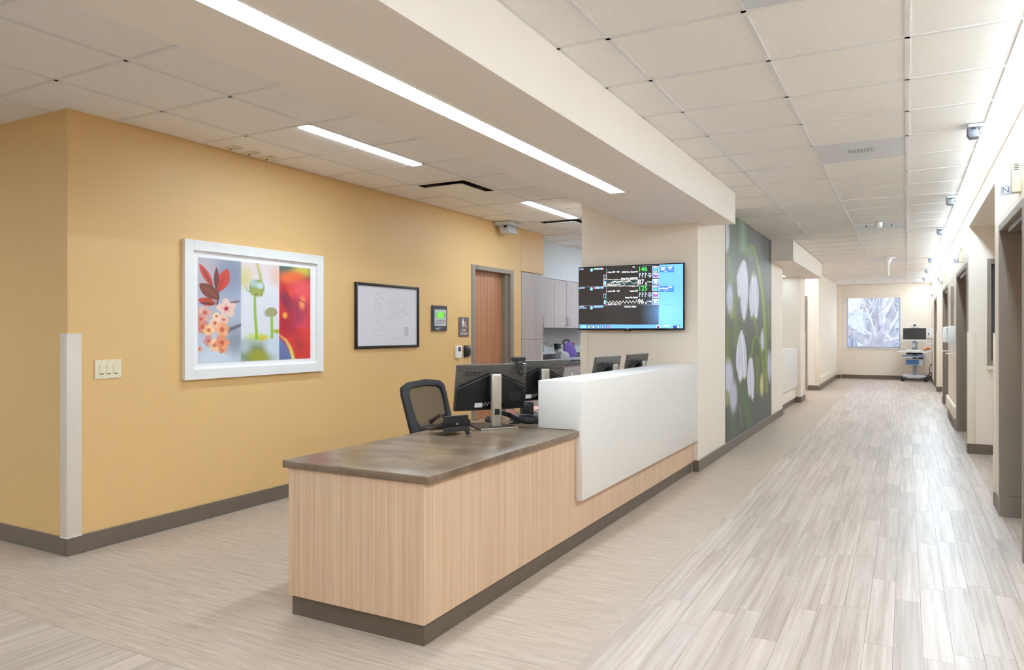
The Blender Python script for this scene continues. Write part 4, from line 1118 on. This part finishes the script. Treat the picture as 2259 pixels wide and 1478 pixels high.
for i in range(5):
    y0 = 9.345 + i * .56
    if i > 3: break
    t = thing('base_cabinet', ['grey wood base cabinet beside the tall cabinet', 'grey wood base cabinet with locks under the dark worktop', 'grey wood base cabinet below the violet device', 'grey wood base cabinet behind the pillar'][i], 'cabinet', (-4.8, y0 + .28, 0), 0, 'base cabinets')
    B(-5.12, -4.482, y0, y0 + .555, .1, .868).build('carcass', CAB, t, world=True)
    B(-5.12, -4.53, y0, y0 + .555, 0, .0995).build('toe_kick', TOE, t, world=True)
    for z0, z1 in ((.68, .865), (.39, .676), (.104, .386)):
        dr = B(-4.4815, -4.462, y0 + .003, y0 + .552, z0, z1).build('drawer', CAB, t, .001, 1, world=True)
        zh = z1 - .07
        MB().tube([(-4.462, y0 + .21, zh), (-4.432, y0 + .21, zh), (-4.432, y0 + .34, zh), (-4.462, y0 + .34, zh)], .005, 8).build('handle', STEEL, dr, world=True)
        if i in (1,):
            MB().cyl((-4.4615, y0 + .1, z1 - .05), (-4.458, y0 + .1, z1 - .05), .009, n=10).build('lock', STEEL, dr, world=True)
            B(-4.4615, -4.4605, y0 + .24, y0 + .30, z0 + .02, z0 + .07).build('label_card', PAPER, dr, world=True)
t = thing('back_worktop', 'dark worktop with upstand below the wall cabinets', 'worktop', (-4.79, 10.6, .87))
B(-5.128, -4.44, 9.345, 12.0, .869, .908).build('slab', DARK_COUNTER, t, .004, 2, world=True)
B(-5.128, -5.108, 9.345, 12.0, .9085, 1.01).build('upstand', DARK_COUNTER, t, .002, 1, world=True)
def wpt(u, v, X):
    c_, s_ = math.cos(YAW), math.sin(YAW)
    a = (u - 1129.5) / FPX
    d = Vector((a * c_ - s_, a * s_ + c_, (HORIZON - v) / FPX))
    k = X / d.x
    return Vector((X, d.y * k, CAM_H + d.z * k))
p = wpt(1214, 764, -5.128)
t = thing('power_outlet', 'pale wall outlet plate above the dark worktop', 'outlet', p, 0)
B(-5.1285, -5.122, p.y - .06, p.y + .06, p.z - .055, p.z + .055).build('plate', IVORY, t, .002, 1, world=True)
for s in (-.028, .028):
    B(-5.122, -5.12, p.y + s - .015, p.y + s + .015, p.z - .03, p.z + .03).build('socket', MID_GREY, t, .001, 1, world=True)
p2 = wpt(1227, 764, -5.128)
t = thing('power_adapter', 'black power adapter plugged in above the dark worktop', 'power adapter', p2)
B(-5.1285, -5.07, p2.y - .075, p2.y + .07, p2.z - .045, p2.z + .045).build('body', BLACK, t, .005, 2, world=True)
q = wpt(1250, 783, -4.95)
MB().tube([(-5.09, p2.y + .07, p2.z), (-5.06, p2.y + .2, p2.z - .07), (-5.0, p2.y + .33, p2.z - .15), (-4.95, p2.y + .42, .93)], .006, 6).build('cord', BLACK, t, world=True)
def rest(u, X=-4.75):
    q = wpt(u, 790, X)
    return (X, q.y, .9085)
p = rest(1241, -4.74)
t = thing('charging_dock', 'pale grey domed charging dock on the dark worktop', 'dock', p, R(60))
MB().prism([(-.09, 0), (.10, 0), (.105, .03), (.075, .115), (.05, .145), (.0, .155), (-.06, .15), (-.09, .10)], -.075, .075, 'y').build('body', LIGHT_GREY, t, .015, 3)
B(-.085, .09, -.0765, -.0752, .01, .02).build('seam', MID_GREY, t)
B(.1035, .1055, -.03, .03, .008, .022).build('status_light', glow('teal_glow', (90, 220, 190), .9), t)
p = rest(1266, -4.72)
t = thing('medical_pump', 'violet handled device leaning by the pillar on the dark worktop', 'medical device', p, R(40))
B(-.11, .11, -.09, .09, 0, .05).build('base', LIGHT_GREY, t, .01, 2)
B(-.12, .12, -.10, .10, .0, .012).build('tray', BLACK, t, .003, 1)
Mt = Matrix.Translation((-.02, .0, .05)) @ Matrix.Rotation(R(-24), 4, 'Y')
MB().prism([(-.085, 0), (.085, 0), (.095, .16), (.055, .25), (-.055, .25), (-.095, .16)], -.03, .03, 'y').xf(Mt).build('shell', PURPLE, t, .012, 3)
MB().tube([Vector((.055 * math.cos(R(a)), 0, .265 + .04 * math.sin(R(a)))) for a in range(0, 361, 30)], .013, 8).xf(Mt).build('handle', plain('dark_violet', (62, 50, 96), .3), t)
p = wpt(1256, 764, -5.128)
t = thing('glove_box', 'small red box on the wall behind the violet device', 'box', p)
B(-5.1285, -5.06, p.y - .05, p.y + .06, p.z - .06, p.z + .06).build('body', RED, t, .004, 1, world=True)
B(-5.06, -5.0585, p.y - .02, p.y + .03, p.z - .02, p.z + .02).build('opening', DARK_MARK, t, world=True)
p = rest(1219, -4.80)
t = thing('handheld_scanner', 'small black scanner lying on the dark worktop', 'scanner', p, R(30))
B(-.05, .05, -.025, .025, 0, .03).build('body', BLACK, t, .008, 2)
B(.05, .064, -.014, .014, .006, .024).build('tip', LIGHT_GREY, t, .004, 1)
p = rest(1256, -4.92)
t = thing('cradle', 'black cradle between the charging dock and the violet device', 'dock', p, R(40))
MB().prism([(-.06, 0), (.06, 0), (.05, .10), (-.03, .14)], -.06, .06, 'y').build('body', BLACK, t, .006, 2)
B(-.02, .03, -.0625, -.06, .02, .08).build('slot', CHARCOAL, t)
p = wpt(1195.5, 770, YW + .001)
t = thing('paper_notice', 'narrow white notice hanging at the tall cabinet edge', 'paper', p)
B(YW - .001, YW + .0006, p.y - .012, p.y + .012, p.z - .21, p.z + .10).build('sheet', PAPER, t, world=True)
B(YW + .0006, YW + .001, p.y - .008, p.y + .008, p.z - .17, p.z - .05).build('printed_text', IVORY, t, world=True)

# ------------------------------------------------------------------ ceiling devices
def ceil_panel(label, x, y, group, grille=True, kind='ceiling_panel'):
    t = thing(kind, label, 'ceiling panel', (x, y, CH), 0, group)
    B(-.297, .297, -.312, .312, .002, .014).build('plate', PANEL_GREY, t, .001, 1)
    if grille:
        for i in range(16):
            a = -.082 + i * .011
            B(a, a + .0055, -.055, .055, -.0012, .0018).build('louver', LIGHT_GREY if i % 2 else MID_GREY, t)
    return t
g_ = 'grey metal ceiling panels'
ceil_panel('grey metal ceiling panel with a small grille nearest the viewpoint', -.305, 6.115, g_)
ceil_panel('grey metal ceiling panel beside the four armed antenna', -.305, 10.63, g_)
ceil_panel('grey metal ceiling panel behind the white funnel shaped device', -.305, 15.79, g_, False)
ceil_panel('grey metal ceiling panel farthest along the corridor near the window', -.305, 20.95, g_, False)
ceil_panel('plain grey metal ceiling panel at the top edge of the photo', -.305, 2.89, g_, False)

t = thing('wireless_antenna', 'white round ceiling antenna with four thin dark arms', 'antenna', (-.305, 10.22, CH))
MB().lathe([(.001, -.07), (.032, -.07), (.04, -.055), (.044, -.02), (.044, -.0005), (.001, -.0005)]).build('housing', WHITE_PL, t)
for a, L in ((24, .15), (156, .15), (204, .15), (336, .15)):
    q = (L * math.cos(R(a)), L * math.sin(R(a)) * .6, -.045)
    s = MB().cyl((.03 * math.cos(R(a)), .03 * math.sin(R(a)), -.05), q, .004, n=6).build('arm', LIGHT_GREY, t)
    MB().cyl(q, (q[0] * 1.06, q[1] * 1.06, -.045), .009, n=8).build('tip', BLACK, s)
t = thing('funnel_antenna', 'white funnel shaped device hanging from the corridor ceiling', 'antenna', (-.30, 15.15, CH))
MB().lathe([(.02, -.125), (.035, -.115), (.045, -.085), (.06, -.055), (.09, -.025), (.122, -.012), (.124, -.0005), (.001, -.0005)]).build('funnel', WHITE_PL, t)
MB().cyl((.012, 0, -.335), (.012, 0, -.124), .011, n=10).build('stem', WHITE_PL, t)
MB().cyl((-.012, 0, -.32), (-.012, 0, -.124), .005, n=8).build('stem_cable', LIGHT_GREY, t)

def sensor(label, x, y, rot, group='ceiling motion sensors'):
    t = thing('motion_sensor', label, 'sensor', (x, y, CH), R(rot), group)
    MB().prism(rrect(-.05, .05, -.06, .06, .008), -.02, -.0005).build('mount', LIGHT_GREY, t, .003, 1)
    MB().prism([(-.05, -.02), (.008, -.02), (.018, -.085), (-.036, -.085), (-.05, -.06)], -.042, .042, 'y').build('head', plain('dull_grey', (104, 106, 112), .5), t, .004, 2)
    B(-.03, .0, -.0432, -.042, -.034, -.022).build('lens', BLACK, t)
    B(.022, .048, -.025, .025, -.05, -.0205).build('connector', LIGHT_GREY, t, .003, 1)
    MB().tube([(.012, .035, -.024), (.016, .07, -.022), (.03, .13, -.012), (.036, .19, -.005)], .0045, 6).build('cable', WHITE_PL, t)
    return t
for lab, y in (('grey motion sensor by the cove light nearest the viewpoint', 5.72), ('second grey motion sensor along the cove light', 8.62), ('third grey motion sensor along the cove light', 11.2), ('fourth grey motion sensor along the cove light', 15.6), ('fifth grey motion sensor along the cove light', 18.4), ('farthest grey motion sensor along the cove light', 21.2)):
    sensor(lab, .405, y, 0)
t = thing('motion_sensor', 'grey motion sensor where the yellow wall meets the ceiling', 'sensor', (-4.40, 8.03, CH), R(0), 'ceiling motion sensors')
MB().prism(rrect(-.12, .11, -.14, .14, .012), -.045, -.0005).build('mount', LIGHT_GREY, t, .006, 1)
MB().prism([(-.09, -.045), (.05, -.045), (.085, -.14), (-.05, -.14)], -.09, .12, 'y').build('head', LIGHT_GREY, t, .006, 2)
B(.0, .04, -.0925, -.09, -.075, -.05).build('lens', BLACK, t)

for i, (x, y) in enumerate(((-4.42, 3.80), (-4.425, 3.98), (-4.43, 4.16))):
    t = thing('ceiling_sensor', ['ceiling jack plate nearest the yellow corner', 'middle ceiling jack plate of the three above the yellow wall', 'ceiling jack plate farthest from the yellow corner of three'][i], 'jack plate', (x, y, CH), 0, 'ceiling jack plates')
    B(-.055, .065, -.04, .04, -.004, .004).build('plate', IVORY, t, .002, 1)
    MB().cyl((-.02, 0, -.012), (-.02, 0, -.004), .009, .012, 12).build('jack', MID_GREY, t)
    B(.01, .045, -.02, .02, -.007, -.004).build('port', LIGHT_GREY, t, .001, 1)

def diffuser(label, x, y, w=.29, l=.31):
    t = thing('air_diffuser', label, 'air vent', (x, y, CH), 0, 'square air diffusers')
    for nm, b_ in (('rim', (-w, -w + .03, -l, l)), ('rim', (w - .03, w, -l, l)), ('rim', (-w + .03, w - .03, -l, -l + .03)), ('rim', (-w + .03, w - .03, l - .03, l))):
        B(*b_, -.002, .012).build(nm, WHITE_PL, t)
    for nm, b_ in (('throat', (-w + .028, -w + .03, -l + .03, l - .03)), ('throat', (w - .03, w - .028, -l + .03, l - .03)), ('throat', (-w + .03, w - .03, -l + .028, -l + .03)), ('throat', (-w + .03, w - .03, l - .03, l - .028))):
        B(*b_, .0, .028).build(nm, DUCT, t)
    B(-w + .03, w - .03, -l + .03, l - .03, .0265, .0285).build('duct_face', DUCT, t)
    MB().prism(rrect(-w + .09, w - .09, -l + .09, l - .09, .01), -.022, -.012).build('plaque', WHITE_PL, t, .003, 1)
    for a in (-1, 1):
        MB().cyl((a * .12, 0, -.012), (a * .12, 0, .0265), .006, n=8).build('hanger', STEEL, t)
diffuser('square air diffuser between the two short ceiling lights', -3.77, 5.868)
diffuser('square air diffuser beside the pillar past the second short light', -3.77, 8.45)

# ------------------------------------------------------------------ corridor wall devices
def dome_flag(label, y, letter=True):
    t = thing('corridor_signal', label, 'signal light', (RW, y, 2.22), 0, 'nurse call signals above doors')
    pl = B(.515, .570, y - .008, y + .008, 2.225, 2.415).build('sign_plate', LIGHT_GREY, t, .002, 1, world=True)
    bx = B(.572, RW - .0005, y - .035, y + .03, 2.235, 2.425).build('sounder_box', plain('dull_ivory', (206, 192, 160), .5), t, .003, 1, world=True)
    for i in range(4):
        B(.583, .607, y - .0365, y - .035, 2.372 + i * .011, 2.376 + i * .011).build('slot', BLACK, bx, world=True)
    for nm, b_ in (('outline', (.521, .566, 2.2325, 2.2345)), ('outline', (.521, .566, 2.276, 2.278)), ('outline', (.521, .523, 2.2345, 2.276)), ('outline', (.564, .566, 2.2345, 2.276))):
        B(b_[0], b_[1], y - .0088, y - .008, b_[2], b_[3]).build(nm, SLATE, pl, world=True)
    text('N', pl, (.5435, y - .0085, 2.255), (R(90), 0, 0), .052, SLATE)
    return t
dome_flag('cream call sounder with an N plate above the wood door', 5.46)
dome_flag('cream call sounder with an N plate above the door past the alcove', 10.62)
dome_flag('cream call sounder with an N plate above the third recessed door', 15.1)
dome_flag('cream call sounder with an N plate nearest the computer cart', 20.3)

def dispenser(label, y):
    t = thing('sanitizer_dispenser', label, 'dispenser', (RW, y, 1.2), 0, 'hand sanitizer dispensers')
    MB().prism([(RW - .0005, 1.20), (RW - .09, 1.20), (RW - .11, 1.26), (RW - .10, 1.44), (RW - .05, 1.455), (RW - .0005, 1.455)], y - .065, y + .065, 'y').build('housing', WHITE_PL, t, .008, 2, world=True)
    B(RW - .106, RW - .101, y - .035, y + .035, 1.33, 1.43).build('sight_window', SLATE, t, .002, 1, world=True)
    B(RW - .012, RW - .0005, y - .06, y + .06, 1.05, 1.2).build('back_plate', WHITE_PL, t, .002, 1, world=True)
    MB().prism(rrect(RW - .125, RW - .012, y - .06, y + .06, .03), 1.05, 1.066).build('drip_tray', WHITE_PL, t, .004, 1, world=True)
    return t
dispenser('white sanitizer dispenser beside the nearer recessed door', 12.25)
dispenser('white sanitizer dispenser farther along the same corridor wall', 13.85)
dispenser('white sanitizer dispenser by the door next to the computer cart', 21.6)
t = thing('chart_holder', 'white wall chart holder between two recessed doors', 'chart holder', (RW, 13.05, 1.46))
B(RW - .03, RW - .0005, 12.75, 13.4, 1.47, 2.03).build('tray', WHITE_PL, t, .004, 1, world=True)
B(RW - .034, RW - .03, 12.78, 13.37, 1.5, 2.0).build('face', CREAM_TRIM, t, .002, 1, world=True)
B(RW - .036, RW - .0005, 12.70, 12.748, 1.44, 2.05).build('edge_strip', FRAME, t, .002, 1, world=True)
t = thing('wall_outlet', 'cream wall plate at the end wall behind the computer cart', 'outlet', (.56, FAR, 1.28))
B(.52, .60, FAR - .05, FAR - .0005, 1.19, 1.36).build('plate', WHITE_PL, t, .004, 1, world=True)
B(.535, .56, FAR - .0515, FAR - .05, 1.26, 1.34).build('window', SLATE, t, world=True)

# ------------------------------------------------------------------ computer cart
t = thing('computer_cart', 'grey medical computer cart with blue drawer by the end window', 'cart', (.20, 23.05, 0), R(-4))
MB().prism(rrect(-.20, .20, -.20, .20, .07), .085, .175).build('base_cover', LIGHT_GREY, t, .02, 3)
for sx in (-1, 1):
    for sy in (-1, 1):
        l = MB().tube([(sx * .10, sy * .10, .14), (sx * .22, sy * .17, .145), (sx * .28, sy * .20, .14)], [.05, .042, .036], 10).build('leg', LIGHT_GREY, t)
        for o_ in (-.022, .022):
            c = MB().cyl((sx * .28 + o_ - .012, sy * .20, .066), (sx * .28 + o_ + .012, sy * .20, .066), .0655, n=18).build('caster_wheel', RUBBER, l)
            MB().cyl((sx * .28 + o_ - .0135, sy * .20, .066), (sx * .28 + o_ + .0135, sy * .20, .066), .042, n=16).build('caster_hub', LIGHT_GREY, l)
B(-.055, .055, .02, .10, .145, .74).build('column', LIGHT_GREY, t, .012, 2)
B(-.035, .035, .0, .025, .145, .5).build('column_slide', MID_GREY, t, .004, 1)
d = B(-.215, .215, -.17, .16, .45, .62).build('drawer_case', LIGHT_GREY, t, .012, 2)
B(-.20, .115, -.176, -.17, .468, .598).build('drawer', BLUE_PL, d, .006, 2)
MB().tube([(-.15, -.178, .575), (-.05, -.186, .56), (.06, -.178, .575)], .007, 6).build('drawer_handle', plain('deep_blue_plastic', (50, 88, 150), .4), d)
B(-.29, .24, -.26, .08, .69, .715).build('keyboard_tray', BLUE_PL, t, .008, 2)
B(-.30, .25, -.27, .09, .67, .69).build('tray_rim', LIGHT_GREY, t, .006, 1)
B(.10, .215, -.16, .12, .625, .668).build('latch_box', CHARCOAL, t, .006, 1)
MB().prism([(-.36, -.20), (-.30, -.27), (.22, -.27), (.36, -.17), (.36, .15), (.26, .20), (-.26, .20), (-.36, .12)], .79, .845).build('work_surface', LIGHT_GREY, t, .018, 3)
MB().prism([(-.16, -.285), (.16, -.285), (.20, -.10), (-.20, -.10)], .80, .875).build('front_console', WHITE_PL, t, .012, 3)
B(-.09, .07, -.27, -.14, .8752, .8765).build('touch_screen', SLATE, t, .001, 1)
MB().tube([(-.36, -.12, .83), (-.40, -.22, .82), (-.34, -.30, .81), (-.18, -.30, .80)], .014, 8).build('side_handle', WHITE_PL, t)
MB().tube([(.36, -.08, .83), (.40, -.18, .82), (.34, -.28, .81), (.18, -.29, .80)], .014, 8).build('side_handle', WHITE_PL, t)
B(-.20, .20, -.08, .14, .738, .79).build('surface_bracket', CHARCOAL, t, .008, 1)
B(-.06, .06, .05, .10, .845, 1.2).build('monitor_post', MID_GREY, t, .008, 2)
B(-.09, .02, .02, .05, .93, 1.06).build('post_clamp', LIGHT_GREY, t, .006, 1)
mo = B(-.29, .29, -.03, .03, 1.10, 1.475).build('monitor', WHITE_PL, t, .01, 2)
B(-.28, .28, -.0325, -.03, 1.155, 1.468).build('screen', plain('dark_grey_screen', (58, 56, 58), .25), mo, .002, 1)
B(-.01, .01, -.032, -.03, 1.118, 1.128).build('power_mark', DARK_MARK, mo)
B(-.11, .11, -.05, .05, 1.476, 1.488).build('camera_shelf', LIGHT_GREY, t, .003, 1)
cm = MB().lathe([(.001, 0), (.045, 0), (.055, .03), (.05, .075), (.03, .10), (.001, .105)], (-.03, 0, 1.489)).build('camera', WHITE_PL, t)
MB().cyl((-.03 + .02, -.05, 1.545), (-.03 + .055, -.075, 1.555), .026, n=14).build('camera_lens', BLACK, cm)
MB().tube([(.23, .08, .87), (.30, .02, .90), (.34, .10, .9), (.28, .18, .895)], [.03, .038, .036, .03], 10).build('orange_pouch', ORANGE, t)
MB().tube([(.12, .05, .16), (.25, .08, .17), (.36, .10, .15), (.40, .06, .12), (.37, .04, .22), (.35, .06, .36), (.37, .12, .43), (.395, .2, .455)], .009, 8).build('power_cord', BLACK, t)
MB().tube([Vector((.38 + .045 * math.cos(R(a)), .05, .19 + .05 * math.sin(R(a)))) for a in range(0, 361, 30)], .012, 8).build('cord_coil', BLACK, t)
B(.365, .41, .18, .26, .44, .47).build('plug', BLACK, t, .006, 1)

# ------------------------------------------------------------------ outside the window
struct('ground', B(-40, 30, FAR + .5, 80, -1.2, -1.0), SNOW_GROUND, 'pale winter ground outside the end window', 'ground')
def tree(label, x, y, spread, seed, h0=-1.0, r0=.33, forks=None):
    r = random.Random(seed)
    t = thing('bare_tree', label, 'tree', (x, y, h0), 0, 'bare trees outside the window')
    trunk, limbs, twigs = MB(), [], MB()
    fork = Vector((x, y, h0 + 1.9))
    trunk.tube([(x, y, h0), (x + .03, y, h0 + .8), tuple(fork)], [r0 * 1.25, r0, r0 * .95], 12)
    trunk.build('trunk', BARK, t, world=True)
    def grow(p, d, L, rad, depth):
        pts, q = [p.copy()], p.copy()
        n = 6
        dd = d.copy()
        for i in range(n):
            dd = (dd + Vector((r.uniform(-.16, .16), r.uniform(-.16, .16), r.uniform(-.08, .14)))).normalized()
            q = q + dd * L / n
            pts.append(q.copy())
        rads = [rad * (1 - .55 * i / n) for i in range(n + 1)]
        mb = MB().tube(pts, rads, 8 if depth < 1 else 5)
        if depth == 0:
            mb.build('limb', BARK, t, world=True)
        else:
            k = len(twigs.v); twigs.v += mb.v; twigs.f += [tuple(i + k for i in f) for f in mb.f]
        if depth < 3:
            for _ in range((12, 6, 4)[depth]):
                i = r.randint(1, n)
                nd = (dd + Vector((r.uniform(-1, 1), r.uniform(-.9, .9), r.uniform(-.7, .8))) * 1.0).normalized()
                grow(pts[i], nd, L * r.uniform(.35, .6), max(.008, rads[i] * (.32 if depth == 0 else .42)), depth + 1)
    for dx, dz, L, rr_ in forks:
        grow(fork - Vector((0, 0, .12)), Vector((dx, r.uniform(-.2, .2), dz)).normalized(), L, rr_, 0)
    o = twigs.build('twigs', TWIG, t, world=True); o['kind'] = 'stuff'
    return t
tree('large forked bare tree filling the middle of the end window', -.95, 28.4, 1, 5, forks=((-.30, 1, 3.4, .26), (.34, 1, 3.6, .25), (-.9, .8, 3.0, .17), (1.0, .75, 3.2, .17), (.05, 1, 2.6, .13)))
tree('bare tree behind and beside the forked one outside the window', 1.0, 31.5, 1, 9, r0=.26, forks=((.3, 1, 3.4, .2), (-.6, 1, 3.2, .18), (-.1, 1, 3.4, .15)))
tree('farther bare tree at the other side of the end window view', -3.9, 38.0, 1, 12, r0=.24, forks=((.5, 1, 3.6, .2), (-.3, 1, 3.2, .17), (.9, .6, 2.8, .14)))
t = thing('street_lamp', 'thin white pole outside near the window corner', 'lamp', (-2.15, 30.5, -1.0))
MB().cyl((0, 0, 0), (0, 0, 2.6), .045, .03, 10).build('pole', WHITE_PL, t)
MB().lathe([(.03, 0), (.12, .03), (.10, .16), (.02, .22)], (0, 0, 2.6), 12).build('lamp_head', WHITE_PL, t)
r = random.Random(2)
t = thing('bare_shrubs', 'pale bare shrubs and thin branches along the ground outside', 'shrubs', (-1, 45, -1.0), 0, None, 'stuff')
mb = MB()
for i in range(260):
    x, y = r.uniform(-7, 5), r.uniform(42, 48)
    p = Vector((x, y, -1.0)); q = p + Vector((r.uniform(-.7, .7), r.uniform(-.4, .4), r.uniform(1.4, 3.8)))
    m = (p + q) / 2 + Vector((r.uniform(-.25, .25), 0, 0))
    mb.tube([p, m, q], [.022, .016, .006], 4)
mb.build('branches', SHRUB, t, world=True)
t = thing('far_house', 'pale low house far beyond the bare trees', 'building', (-5, 52, -1.0))
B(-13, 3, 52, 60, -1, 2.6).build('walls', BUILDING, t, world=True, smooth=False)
MB().prism([(51.4, 2.6), (60.6, 2.6), (56, 4.6)], -13.5, 3.5, 'x').build('roof', SNOW_GROUND, t, world=True, smooth=False)
for i in range(4):
    B(-11 + i * 3.4, -9.6 + i * 3.4, 51.95, 52, .2, 1.6).build('window', SLATE, t, world=True, smooth=False)
